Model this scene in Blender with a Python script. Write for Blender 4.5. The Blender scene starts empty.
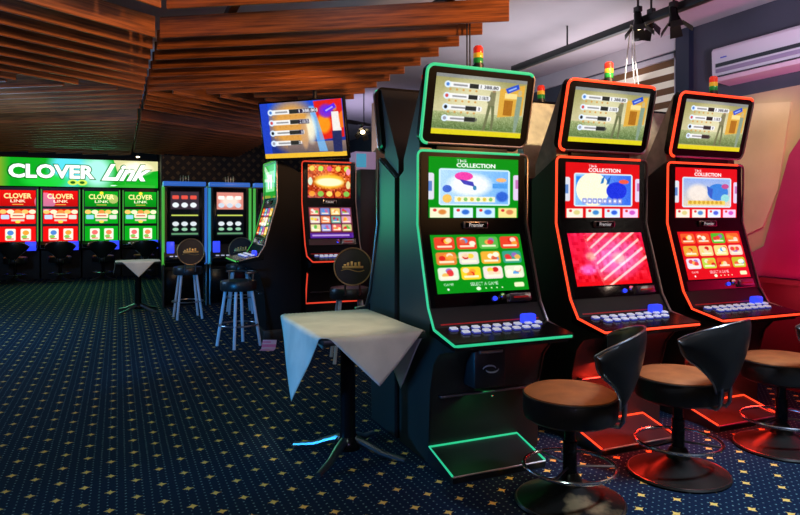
import bpy, bmesh, math, random
import numpy as np
from mathutils import Vector, Matrix
random.seed(7)
S = bpy.context.scene
COL = S.collection
R = math.radians
PI = math.pi

# ------------------------------------------------------------------ materials
def lin(c):
    return tuple((x/12.92 if x <= .04045 else ((x+.055)/1.055)**2.4) for x in c)
def mat(name, base=(.1,.1,.1), rough=.5, metal=0., emit=None, es=0., spec=.5, coat=0., srgb=False, alpha=1.):
    m = bpy.data.materials.new(name); m.use_nodes = True
    b = m.node_tree.nodes['Principled BSDF']
    if srgb: base = lin(base)
    b.inputs['Base Color'].default_value = (*base, 1)
    b.inputs['Roughness'].default_value = rough
    b.inputs['Metallic'].default_value = metal
    b.inputs['Specular IOR Level'].default_value = spec
    b.inputs['Coat Weight'].default_value = coat
    b.inputs['Coat Roughness'].default_value = .05
    if emit:
        b.inputs['Emission Color'].default_value = (*emit, 1)
        b.inputs['Emission Strength'].default_value = es
    return m
def noisy(m, scale=8., amount=.35, stretch=(1,1,1), bump=0., detail=4.):
    """vary the base colour with object-space noise"""
    nt = m.node_tree; N = nt.nodes; L = nt.links; b = N['Principled BSDF']
    col = tuple(b.inputs['Base Color'].default_value)
    tc = N.new('ShaderNodeTexCoord'); mp = N.new('ShaderNodeMapping'); mp.inputs['Scale'].default_value = stretch
    nz = N.new('ShaderNodeTexNoise'); nz.inputs['Scale'].default_value = scale; nz.inputs['Detail'].default_value = detail
    rp = N.new('ShaderNodeMapRange'); rp.inputs['From Min'].default_value = .3; rp.inputs['From Max'].default_value = .7
    rp.inputs['To Min'].default_value = 1-amount; rp.inputs['To Max'].default_value = 1+amount
    mx = N.new('ShaderNodeVectorMath'); mx.operation = 'SCALE'; mx.inputs[0].default_value = col[:3]
    L.new(tc.outputs['Object'], mp.inputs[0]); L.new(mp.outputs[0], nz.inputs['Vector']); L.new(nz.outputs[0], rp.inputs[0])
    L.new(rp.outputs[0], mx.inputs['Scale']); L.new(mx.outputs[0], b.inputs['Base Color'])
    if bump:
        bp = N.new('ShaderNodeBump'); bp.inputs['Strength'].default_value = bump; bp.inputs['Distance'].default_value = .01
        L.new(nz.outputs[0], bp.inputs['Height']); L.new(bp.outputs[0], b.inputs['Normal'])
    return m

M = {}
M['black'] = noisy(mat('black_panel', (.012,.012,.013), .38), 3, .3)
M['gloss'] = mat('black_gloss', (.005,.005,.006), .2, spec=.2)
M['side'] = noisy(mat('cabinet_side', (.013,.017,.015), .42), 2, .2)
M['monback'] = noisy(mat('warm_lit_monitor_back', (.42,.36,.26), .5), 14, .25)
M['chrome'] = mat('chrome', (.75,.75,.78), .18, 1.)
M['mirror'] = mat('smoked_mirror', (.20,.17,.15), .06, 1.)
M['dchrome'] = mat('dark_chrome', (.35,.34,.36), .28, 1.)
M['rim'] = mat('rim_metal', (.55,.45,.42), .3, 1.)
M['button'] = mat('button_cap', (.75,.77,.9), .25, emit=(.8,.85,1.), es=.42)
M['bbase'] = mat('button_base', (.05,.06,.25), .3, emit=(.08,.10,.8), es=.28)
M['blue'] = mat('blue_lamp', (.02,.03,.3), .3, emit=(.03,.06,1.), es=1.2)
M['redplate'] = mat('red_plate', (.5,.02,.02), .35, emit=(1,.03,.03), es=.12)
M['green_led'] = mat('green_led', (.03,.25,.15), .3, emit=(.02,.50,.22), es=1.05)
M['red_led'] = mat('red_led', (.3,.03,.01), .3, emit=(1.,.055,.016), es=1.7)
M['dred_led'] = mat('soft_red_led', (.5,.1,.05), .3, emit=(1.,.06,.025), es=.75)
M['lime_led'] = mat('lime_led', (.1,.4,.05), .3, emit=(.09,.6,.07), es=.55)
M['blue_led'] = mat('blue_led', (.05,.1,.5), .3, emit=(.03,.15,.55), es=.75)
M['cyan_led'] = mat('cyan_led', (.05,.3,.5), .3, emit=(.04,.45,.7), es=.5)
M['lens_r'] = mat('red_lens', (.6,.03,.02), .2, emit=(1,.05,.02), es=.35)
M['lens_y'] = mat('yellow_lens', (.7,.45,.03), .2, emit=(1,.5,.04), es=.3)
M['lens_g'] = mat('green_lens', (.02,.3,.05), .2, emit=(.03,.45,.06), es=.12)
M['white'] = mat('white_plastic', (.62,.6,.66), .4)
M['vent'] = mat('vent_dark', (.02,.03,.035), .5)
M['white_cable'] = mat('white_cable', (.9,.88,.82), .5)
M['cloth'] = noisy(mat('table_cloth', (.68,.62,.52), .85), 6, .12, bump=.15)
M['tan'] = noisy(mat('lit_brown_leather', (.33,.105,.026), .6), 9, .22, bump=.08)
M['leather'] = noisy(mat('black_leather', (.016,.015,.015), .36), 9, .25, bump=.08)
M['basemetal'] = noisy(mat('black_metal_tan_reflection', (.05,.042,.032), .33, .6), 6, .4)
def tan_reflection(m):  # tan patches paint a warm reflection onto the black stool base
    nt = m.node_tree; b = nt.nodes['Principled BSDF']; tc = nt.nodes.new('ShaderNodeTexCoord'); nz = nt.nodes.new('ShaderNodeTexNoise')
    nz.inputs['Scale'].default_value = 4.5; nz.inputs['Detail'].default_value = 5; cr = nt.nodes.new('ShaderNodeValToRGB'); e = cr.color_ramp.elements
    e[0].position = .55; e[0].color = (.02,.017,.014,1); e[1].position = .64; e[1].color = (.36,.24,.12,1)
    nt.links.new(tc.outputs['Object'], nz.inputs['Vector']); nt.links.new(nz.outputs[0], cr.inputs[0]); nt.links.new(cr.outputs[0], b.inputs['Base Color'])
tan_reflection(M['basemetal'])
M['plainbase'] = noisy(mat('black_base_metal', (.03,.026,.022), .33, .6), 6, .4)
M['matte'] = mat('matte_black', (.008,.008,.008), .7, spec=.15)
M['brass'] = noisy(mat('worn_brass', (.42,.29,.14), .42, .7), 8, .3)
M['steel_leg'] = mat('steel_leg', (.62,.68,.75), .35, .15)
M['gold'] = mat('gold_emblem', (.75,.5,.15), .35, .6)
M['grey_mark'] = mat('grey_mark', (.4,.4,.42), .5)
M['plinth'] = noisy(mat('plinth_wood', (.03,.018,.012), .5), 4, .3, (1,1,8))
M['paper'] = mat('printed_paper', (.7,.55,.75), .6)
M['warmlamp'] = mat('warm_lamp', (.9,.8,.6), .4, emit=(1,.78,.45), es=6.)
M['textw'] = mat('white_lettering', (.85,.85,.85), .5, emit=(1,1,1), es=.35)

def wood_mat():
    m = mat('slat_wood', (.3,.12,.045), .48); nt = m.node_tree; N = nt.nodes; L = nt.links; b = N['Principled BSDF']
    tc = N.new('ShaderNodeTexCoord'); mp = N.new('ShaderNodeMapping'); mp.inputs['Scale'].default_value = (1.2, 30, 30)
    nz = N.new('ShaderNodeTexNoise'); nz.inputs['Scale'].default_value = 2.2; nz.inputs['Detail'].default_value = 6; nz.inputs['Roughness'].default_value = .6
    cr = N.new('ShaderNodeValToRGB'); e = cr.color_ramp.elements
    e[0].position = .32; e[0].color = (.10,.030,.009,1); e[1].position = .72; e[1].color = (.44,.135,.03,1)
    L.new(tc.outputs['Object'], mp.inputs[0]); L.new(mp.outputs[0], nz.inputs['Vector']); L.new(nz.outputs[0], cr.inputs[0]); L.new(cr.outputs[0], b.inputs['Base Color'])
    return m
M['wood'] = wood_mat()

class NX:
    """tiny expression helper over math nodes"""
    def __init__(s, nt, sock): s.nt = nt; s.o = sock
    def op(s, kind, other=None, third=None):
        n = s.nt.nodes.new('ShaderNodeMath'); n.operation = kind
        for i, v in enumerate((s, other, third)):
            if v is None: continue
            if isinstance(v, NX): s.nt.links.new(v.o, n.inputs[i])
            else: n.inputs[i].default_value = v
        return NX(s.nt, n.outputs[0])
    def __add__(s, o): return s.op('ADD', o)
    def __sub__(s, o): return s.op('SUBTRACT', o)
    def __mul__(s, o): return s.op('MULTIPLY', o)
    def fract(s): return s.op('FRACT')
    def abs(s): return s.op('ABSOLUTE')
    def pow(s, p): return s.op('POWER', p)
    def lt(s, o): return s.op('LESS_THAN', o)
    def max(s, o): return s.op('MAXIMUM', o)
    def min(s, o): return s.op('MINIMUM', o)

def carpet_mat():
    m = mat('patterned_carpet', (.01,.02,.05), .95, spec=.1); nt = m.node_tree; N = nt.nodes; L = nt.links; b = N['Principled BSDF']
    g = N.new('ShaderNodeNewGeometry'); sp = N.new('ShaderNodeSeparateXYZ'); L.new(g.outputs['Position'], sp.inputs[0])
    # slight woven wobble
    nz = N.new('ShaderNodeTexNoise'); nz.inputs['Scale'].default_value = 60; L.new(g.outputs['Position'], nz.inputs['Vector'])
    w = (NX(nt, nz.outputs[0]) - .5) * .012
    X = NX(nt, sp.outputs[0]) + w; Y = NX(nt, sp.outputs[1]) + w
    sx, sy = .245, .222
    def star(ox, oy):
        u = ((X*(1/sx) + ox).fract() - .5).abs() * sx
        v = ((Y*(1/sy) + oy).fract() - .5).abs() * sy
        return (u.pow(.62) + v.pow(.62)).lt(.0262**.62 * 1.12)
    ox = .5 - (-.037/sx); oy = .5 - (3.36/sy) % 1
    st = star(ox, oy).max(star(ox+.5, oy+.5))
    def dots(px, py, r, o=0.):
        u = (X*(1/px) + o).fract() - .5; v = (Y*(1/py)).fract() - .5
        u = u*px; v = v*py
        return (u*u + v*v).lt(r*r)
    dt = dots(sx/6, .037, .0045, ox)
    bg = N.new('ShaderNodeTexNoise'); bg.inputs['Scale'].default_value = 300; L.new(g.outputs['Position'], bg.inputs['Vector'])
    cr = N.new('ShaderNodeValToRGB'); e = cr.color_ramp.elements
    e[0].position = .3; e[0].color = (.003,.008,.021,1); e[1].position = .7; e[1].color = (.009,.023,.058,1)
    L.new(bg.outputs[0], cr.inputs[0])
    m1 = N.new('ShaderNodeMix'); m1.data_type = 'RGBA'; L.new(dt.o, m1.inputs[0]); L.new(cr.outputs[0], m1.inputs[6]); m1.inputs[7].default_value = (.16,.27,.27,1)
    m2 = N.new('ShaderNodeMix'); m2.data_type = 'RGBA'; L.new(st.o, m2.inputs[0]); L.new(m1.outputs[2], m2.inputs[6]); m2.inputs[7].default_value = (.95,.60,.14,1)
    L.new(m2.outputs[2], b.inputs['Base Color'])
    return m
M['carpet'] = carpet_mat()

def wallpaper_mat():
    m = mat('dotted_wallpaper', (.03,.02,.012), .6); nt = m.node_tree; N = nt.nodes; L = nt.links; b = N['Principled BSDF']
    g = N.new('ShaderNodeNewGeometry'); sp = N.new('ShaderNodeSeparateXYZ'); L.new(g.outputs['Position'], sp.inputs[0])
    X = NX(nt, sp.outputs[0]); Z = NX(nt, sp.outputs[2])
    def d(o):
        u = ((X*(1/.23)+o).fract()-.5)*.23; v = ((Z*(1/.23)+o).fract()-.5)*.23
        return (u.abs()+v.abs()).lt(.052)
    k = d(0.).max(d(.5))
    mx = N.new('ShaderNodeMix'); mx.data_type = 'RGBA'; L.new(k.o, mx.inputs[0]); mx.inputs[6].default_value = (.012,.008,.005,1); mx.inputs[7].default_value = (.16,.09,.03,1)
    L.new(mx.outputs[2], b.inputs['Base Color'])
    return m
M['wallpaper'] = wallpaper_mat()
M['ceiling'] = noisy(mat('ceiling_paint', (.55,.52,.56), .8), 1.5, .08)
M['bluewall'] = noisy(mat('slate_wall', (.055,.06,.085), .65), 2, .15)
M['navy'] = mat('navy_pilaster', (.012,.02,.045), .5)
M['beige'] = noisy(mat('painted_warm_light', (.50,.40,.25), .6), 3, .12)
M['beige2'] = noisy(mat('beige_light_edge_and_strip', (.42,.31,.19), .6), 3, .12)
M['magenta'] = noisy(mat('painted_magenta_light', (.30,.02,.10), .5), 3, .12)
M['burg'] = mat('burgundy_wainscot', (.10,.008,.02), .45)
M['darkwall'] = noisy(mat('dark_wall', (.03,.028,.03), .7), 2, .2)
M['tanwall'] = mat('tan_pillar', (.35,.24,.13), .6)

# ------------------------------------------------------------------ geometry helpers
def prop(o, label=None, cat=None, group=None, kind=None):
    if label: o['label'] = label
    if cat: o['category'] = cat
    if group: o['group'] = group
    if kind: o['kind'] = kind
    return o
def empty(name, loc=(0,0,0), rz=0., label=None, cat=None, group=None):
    o = bpy.data.objects.new(name, None); COL.objects.link(o); o.location = loc; o.rotation_euler = (0,0,rz)
    o.empty_display_size = .1
    return prop(o, label, cat, group)
def link(name, me, parent=None, mats=()):
    o = bpy.data.objects.new(name, me); COL.objects.link(o)
    for m in mats: me.materials.append(m)
    if parent: o.parent = parent
    return o
def obj(name, bm, m, parent=None, smooth=True, angle=35):
    me = bpy.data.meshes.new(name)
    bmesh.ops.recalc_face_normals(bm, faces=bm.faces[:])
    if smooth:
        lim = R(angle)
        for f in bm.faces: f.smooth = True
        for e in bm.edges:
            if len(e.link_faces) == 2 and e.calc_face_angle(0) > lim: e.smooth = False
    bm.to_mesh(me); bm.free()
    return link(name, me, parent, m if isinstance(m, (list, tuple)) else (m,))
def BM(): return bmesh.new()
def box(bm, c, s, bev=0., rot=None, seg=2):
    mt = Matrix.Translation(c) @ (rot.to_4x4() if rot else Matrix.Identity(4)) @ Matrix.Diagonal((*s, 1))
    r = bmesh.ops.create_cube(bm, size=1, matrix=mt)
    if bev:
        es = list({e for v in r['verts'] for e in v.link_edges})
        bmesh.ops.bevel(bm, geom=es, offset=bev, segments=seg, affect='EDGES', profile=.5)
def box2(bm, a, b, bev=0.):
    box(bm, [(a[i]+b[i])/2 for i in range(3)], [abs(b[i]-a[i]) for i in range(3)], bev)
def prism(bm, poly, f0, f1):
    """poly: 2-D outline; f0/f1 map (a,b) to a 3-D point of each cap"""
    A = [bm.verts.new(f0(*p)) for p in poly]; B = [bm.verts.new(f1(*p)) for p in poly]
    n = len(poly); bm.faces.new(A); bm.faces.new(B[::-1])
    for i in range(n): bm.faces.new((A[i], B[i], B[(i+1)%n], A[(i+1)%n]))
def tube(bm, pts, r, n=8, closed=False):
    P = [Vector(p) for p in pts]; k = len(P); rings = []
    up = None
    for i in range(k):
        if closed: t = (P[(i+1)%k]-P[i-1])
        else: t = P[min(i+1,k-1)]-P[max(i-1,0)]
        t.normalize()
        if up is None:
            up = t.orthogonal().normalized()
        else:
            up = (up - t*up.dot(t))
            up = up.normalized() if up.length > 1e-6 else t.orthogonal().normalized()
        s = t.cross(up)
        rr = r[i] if isinstance(r, (list,tuple)) else r
        rings.append([bm.verts.new(P[i] + (up*math.cos(2*PI*j/n)+s*math.sin(2*PI*j/n))*rr) for j in range(n)])
    for i in range(k if closed else k-1):
        a, b = rings[i], rings[(i+1)%k]
        off = 0
        if closed and i == k-1:   # best alignment
            off = min(range(n), key=lambda o: (a[0].co-b[o].co).length)
        for j in range(n): bm.faces.new((a[j], a[(j+1)%n], b[(j+1+off)%n], b[(j+off)%n]))
    if not closed: bm.faces.new(rings[0][::-1]); bm.faces.new(rings[-1])
def lathe(bm, prof, n=40, c=(0,0,0)):
    rings = []
    for r, z in prof:
        if r < 1e-5: rings.append([bm.verts.new((c[0], c[1], c[2]+z))])
        else: rings.append([bm.verts.new((c[0]+r*math.cos(2*PI*j/n), c[1]+r*math.sin(2*PI*j/n), c[2]+z)) for j in range(n)])
    for a, b in zip(rings, rings[1:]):
        for j in range(n):
            k = (j+1) % n
            if len(a) == 1 and len(b) == 1: continue
            if len(a) == 1: bm.faces.new((a[0], b[j], b[k]))
            elif len(b) == 1: bm.faces.new((a[j], b[0], a[k]))
            else: bm.faces.new((a[j], b[j], b[k], a[k]))
    if len(rings[0]) > 1: bm.faces.new(rings[0])
    if len(rings[-1]) > 1: bm.faces.new(rings[-1])
def circle(r, z, n=48, c=(0,0)): return [(c[0]+r*math.cos(2*PI*i/n), c[1]+r*math.sin(2*PI*i/n), z) for i in range(n)]
def rrect(x0, z0, x1, z1, r, n=6):
    out = []
    for cx, cz, a in ((x1-r,z1-r,0),(x0+r,z1-r,90),(x0+r,z0+r,180),(x1-r,z0+r,270)):
        for i in range(n+1):
            t = R(a+90*i/n); out.append((cx+r*math.cos(t), cz+r*math.sin(t)))
    return out
def copy_tree(o, parent=None, skip=()):
    c = o.copy(); COL.objects.link(c)
    if parent: c.parent = parent
    for ch in list(o.children):
        if ch.name.split('.')[0] in skip: continue
        copy_tree(ch, c, skip)
    return c

# ------------------------------------------------------------------ screen pictures
_font_cache = {}
def text_tris(s, shear=0., offset=0.):
    key = (s, shear, offset)
    if key in _font_cache: return _font_cache[key]
    cu = bpy.data.curves.new('t', 'FONT'); cu.body = s; cu.shear = shear; cu.offset = offset; cu.resolution_u = 3
    o = bpy.data.objects.new('t', cu); COL.objects.link(o)
    dg = bpy.context.evaluated_depsgraph_get(); me = bpy.data.meshes.new_from_object(o.evaluated_get(dg))
    me.calc_loop_triangles()
    v = np.array([x.co[:2] for x in me.vertices]); t = np.array([x.vertices[:] for x in me.loop_triangles])
    bpy.data.objects.remove(o); bpy.data.curves.remove(cu); bpy.data.meshes.remove(me)
    _font_cache[key] = (v, t); return v, t
class Canvas:
    """a little software painter: coordinates 0..1 across and 0..1 down, sRGB colours"""
    def __init__(s, w, h, bg, ss=3):
        s.w, s.h, s.ss = w, h, ss; s.W, s.H = w*ss, h*ss
        s.a = np.zeros((s.H, s.W, 3)); s.a[:] = bg; s.asp = h/w
        yy, xx = np.mgrid[0:s.H, 0:s.W]; s.x = (xx+.5)/s.W; s.y = (yy+.5)/s.H
    def put(s, mask, c, al=1.):
        c = np.array(c); s.a[mask] = s.a[mask]*(1-al) + c*al; return s
    def rect(s, x0, y0, x1, y1, c, al=1.): return s.put((s.x>=x0)&(s.x<x1)&(s.y>=y0)&(s.y<y1), c, al)
    def rr(s, x0, y0, x1, y1, r, c, al=1.):
        cx, cy = (x0+x1)/2, (y0+y1)/2; k = s.asp
        dx = np.maximum(abs(s.x-cx)-(x1-x0)/2+r, 0); dy = np.maximum(abs(s.y-cy)*k-(y1-y0)/2*k+r, 0)
        return s.put(dx*dx+dy*dy < r*r, c, al)
    def grad(s, x0, y0, x1, y1, c0, c1, horiz=False):
        m = (s.x>=x0)&(s.x<x1)&(s.y>=y0)&(s.y<y1)
        t = ((s.x-x0)/(x1-x0) if horiz else (s.y-y0)/(y1-y0))[m][:,None]
        s.a[m] = np.array(c0)*(1-t)+np.array(c1)*t; return s
    def ell(s, cx, cy, rx, ry, c, al=1., soft=0.):
        d = ((s.x-cx)/rx)**2 + ((s.y-cy)/ry)**2
        if soft:
            t = np.clip((1-d)/soft, 0, 1)[...,None]*al; s.a = s.a*(1-t)+np.array(c)*t
        else: s.put(d < 1, c, al)
        return s
    def poly(s, pts, c, al=1.):
        ins = np.zeros_like(s.x, bool); n = len(pts)
        for i in range(n):
            (x0,y0),(x1,y1) = pts[i], pts[(i+1)%n]
            if y0 == y1: continue
            ins ^= ((s.y < y0) != (s.y < y1)) & (s.x < (x1-x0)*(s.y-y0)/(y1-y0)+x0)
        return s.put(ins, c, al)
    def text(s, t, x0, y0, x1, y1, c, shear=0., offset=0., al=1.):
        v, tr = text_tris(t, shear, offset)
        lo, hi = v.min(0), v.max(0)
        px = x0+(v[:,0]-lo[0])/(hi[0]-lo[0])*(x1-x0); py = y1-(v[:,1]-lo[1])/(hi[1]-lo[1])*(y1-y0)
        mask = np.zeros_like(s.x, bool)
        X, Y = px*s.W-.5, py*s.H-.5
        for a, b, d in tr:
            xa,xb,xc = X[a],X[b],X[d]; ya,yb,yc = Y[a],Y[b],Y[d]
            i0,i1 = int(max(0,math.floor(min(ya,yb,yc)))), int(min(s.H-1,math.ceil(max(ya,yb,yc))))
            j0,j1 = int(max(0,math.floor(min(xa,xb,xc)))), int(min(s.W-1,math.ceil(max(xa,xb,xc))))
            if i1<i0 or j1<j0: continue
            yy,xx = np.mgrid[i0:i1+1, j0:j1+1]
            e1=(xb-xa)*(yy-ya)-(yb-ya)*(xx-xa); e2=(xc-xb)*(yy-yb)-(yc-yb)*(xx-xb); e3=(xa-xc)*(yy-yc)-(ya-yc)*(xx-xc)
            mask[i0:i1+1, j0:j1+1] |= ((e1>=0)&(e2>=0)&(e3>=0))|((e1<=0)&(e2<=0)&(e3<=0))
        return s.put(mask, c, al)
    def noise(s, x0, y0, x1, y1, amt, rng, cell=4):
        m = (s.x>=x0)&(s.x<x1)&(s.y>=y0)&(s.y<y1)
        n = rng.normal(0, amt, (s.H//cell+1, s.W//cell+1)); n = np.kron(n, np.ones((cell,cell)))[:s.H,:s.W]
        s.a[m] = np.clip(s.a[m]+n[m][:,None], 0, 1); return s
    def done(s):
        a = s.a.reshape(s.h, s.ss, s.w, s.ss, 3).mean((1,3)); a = np.clip(a, 0, 1)
        return np.where(a<=.04045, a/12.92, ((a+.055)/1.055)**2.4)
def screen_mat(name, strength, spec=.8):
    m = mat(name, (.004,.004,.004), .015, spec=spec); nt = m.node_tree; b = nt.nodes['Principled BSDF']
    at = nt.nodes.new('ShaderNodeAttribute'); at.attribute_name = 'picture'
    nt.links.new(at.outputs['Color'], b.inputs['Emission Color']); b.inputs['Emission Strength'].default_value = strength
    return m
M['screen'] = screen_mat('lit_screen', 1.15)
M['screen_far'] = screen_mat('lit_screen_far', 1.3, .1)
M['signface'] = screen_mat('lit_sign', 1.5)
def screen(name, canv, quad, parent, m='screen'):
    """quad TL,TR,BR,BL local points"""
    a = canv.done() if isinstance(canv, Canvas) else canv
    h, w, _ = a.shape
    TL,TR,BR,BL = [np.array(q, float) for q in quad]
    u = np.linspace(0,1,w)[None,:,None]; v = np.linspace(0,1,h)[:,None,None]
    P = (TL*(1-u)+TR*u)*(1-v)+(BL*(1-u)+BR*u)*v
    idx = np.arange(h*w).reshape(h,w)
    F = np.stack([idx[:-1,:-1], idx[1:,:-1], idx[1:,1:], idx[:-1,1:]], -1).reshape(-1,4)
    me = bpy.data.meshes.new(name); me.from_pydata(P.reshape(-1,3).tolist(), [], F.tolist())
    at = me.color_attributes.new('picture', 'FLOAT_COLOR', 'POINT')
    c = np.ones((h*w,4), np.float32); c[:,:3] = a.reshape(-1,3); at.data.foreach_set('color', c.ravel())
    me.update()
    return link(name, me, parent, (M[m],))

W_ = (1,1,1); rng = np.random.default_rng(3)
def jackpot_picture(night=False):
    c = Canvas(150, 104, (.74,.70,.50) if not night else (.10,.25,.75))
    if not night:
        c.grad(0,.06,1,.62,(.62,.60,.38),(.80,.77,.60)).grad(0,.62,1,.9,(.62,.66,.45),(.36,.46,.26)).noise(0,.62,1,.9,.07,rng,3)
        c.rect(0,0,1,.06,(.52,.53,.52)); c.ell(.45,.4,.4,.45,(.95,.93,.78),.6,soft=.9)
        c.poly([(.70,.18),(.98,.08),(.98,.6),(.70,.66)],(.86,.66,.26)); c.rect(.76,.36,.86,.62,(.66,.42,.12)); c.rect(.76,.24,.9,.33,(.95,.85,.55))
        fig1, fig2 = (.42,.44,.30), (.52,.60,.52)
    else:
        c.grad(0,0,1,1,(.10,.30,.85),(.10,.16,.45)); c.ell(.38,.42,.34,.55,(.88,.62,.26),.95,soft=.7); c.rect(0,0,.1,1,(.12,.25,.75))
        c.poly([(.66,.02),(.99,.0),(.99,.66),(.7,.7)],(.86,.12,.10)); c.ell(.76,.42,.1,.2,(1,.62,.1),.9,soft=.6); c.ell(.80,.2,.1,.14,(.45,.15,.85),.9,soft=.6)
        c.grad(.3,.72,1,.9,(.55,.45,.42),(.4,.35,.35)); c.poly([(.6,.1),(.66,.1),(.78,.9),(.68,.9)],(.45,.75,1.),.75)
        c.ell(.60,.5,.08,.3,(1,1,.9),.8,soft=.8)
        fig1, fig2 = (.75,.58,.42), (.12,.16,.35)
    c.rect(0,.91,1,1,(.86,.80,.12) if not night else (.92,.72,.20)); 
    # striding figure, seen from the side
    if not night:
        c.poly([(.585,.42),(.625,.42),(.60,.66),(.575,.90),(.545,.89),(.57,.66)],fig1).poly([(.615,.44),(.655,.44),(.665,.66),(.66,.88),(.635,.88),(.635,.66)],fig1)
        c.poly([(.60,.24),(.66,.24),(.655,.47),(.585,.47)],(.50,.49,.36)); c.ell(.635,.20,.022,.05,(.62,.50,.36)); c.poly([(.60,.26),(.57,.42),(.58,.44),(.615,.32)],(.46,.46,.34))
        c.poly([(.90,.28),(.96,.28),(.955,.60),(.93,.9),(.90,.9),(.895,.6)],fig2); c.ell(.93,.22,.022,.05,(.78,.7,.5))
    else:
        c.poly([(.86,.22),(.94,.22),(.96,.55),(.86,.55)],(.92,.90,.88)); c.ell(.90,.15,.025,.06,(.75,.5,.35)); c.poly([(.85,.55),(.96,.55),(.95,.92),(.90,.92),(.89,.92),(.85,.92)],fig2)
        c.poly([(.94,.28),(.99,.2),(.99,.5),(.95,.5)],(.95,.45,.1)); c.ell(.52,.6,.05,.28,(.8,.62,.45),.8,soft=.5)
    c.poly([(.76,.17),(.90,.07),(.92,.15),(.79,.25)],(.13,.30,.78) if not night else (.35,.15,.9)); c.poly([(.79,.19),(.88,.125),(.885,.145),(.80,.21)],(.85,.9,1),.7)
    amounts = ('1 388.80', '2 158.75', '388.50', '88.20')
    for i in range(4):
        y = .13+.185*i; x1 = (.70,.60,.52,.46)[i]
        c.rr(.12,y,x1,y+.085,.02,(.93,.93,.93)); c.rect(.36 if i<2 else .34,y+.005,.46,y+.08,(.16,.17,.16)); c.ell(.13,y+.043,.035,.055,(.85,.92,1))
        c.ell(.13,y+.043,.018,.03,((.3,.5,.8),(.8,.3,.3),(.1,.1,.1),(.6,.6,.65))[i])
        if night: c.rect(.46,y+.004,x1-.01,y+.081,(.16,.13,.22))
        c.text(amounts[i], .48, y+.014, x1-.02, y+.070, (.97,.97,1) if night else (.22,.22,.24), offset=.02)
        c.rect(.19,y+.03,.34,y+.058,(.55,.55,.56))
        if i < 3:
            for k in range(5): c.ell(.16+k*.07,y+.12,.012,.017,(.80,.55,.25),.9)
    c.noise(0,0,1,1,.015,rng,4)
    return c.done()
PALETTE = [(.86,.10,.10),(.95,.80,.15),(.92,.92,.88),(.20,.55,.85),(.95,.55,.15),(.35,.70,.25),(.80,.35,.55),(.98,.93,.75)]
def tile(c, x0, y0, x1, y1, back, marks, r=.02):
    c.rr(x0,y0,x1,y1,r,back)
    w, h = x1-x0, y1-y0
    for k in range(4):
        cc = marks[k % len(marks)]; c.ell(x0+w*(.2+.6*rng.random()), y0+h*(.25+.4*rng.random()), w*.16, h*.2, cc, .9)
    c.rect(x0+w*.14, y0+h*.68, x1-w*.14, y0+h*.84, (1,.97,.85), .85)
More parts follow.
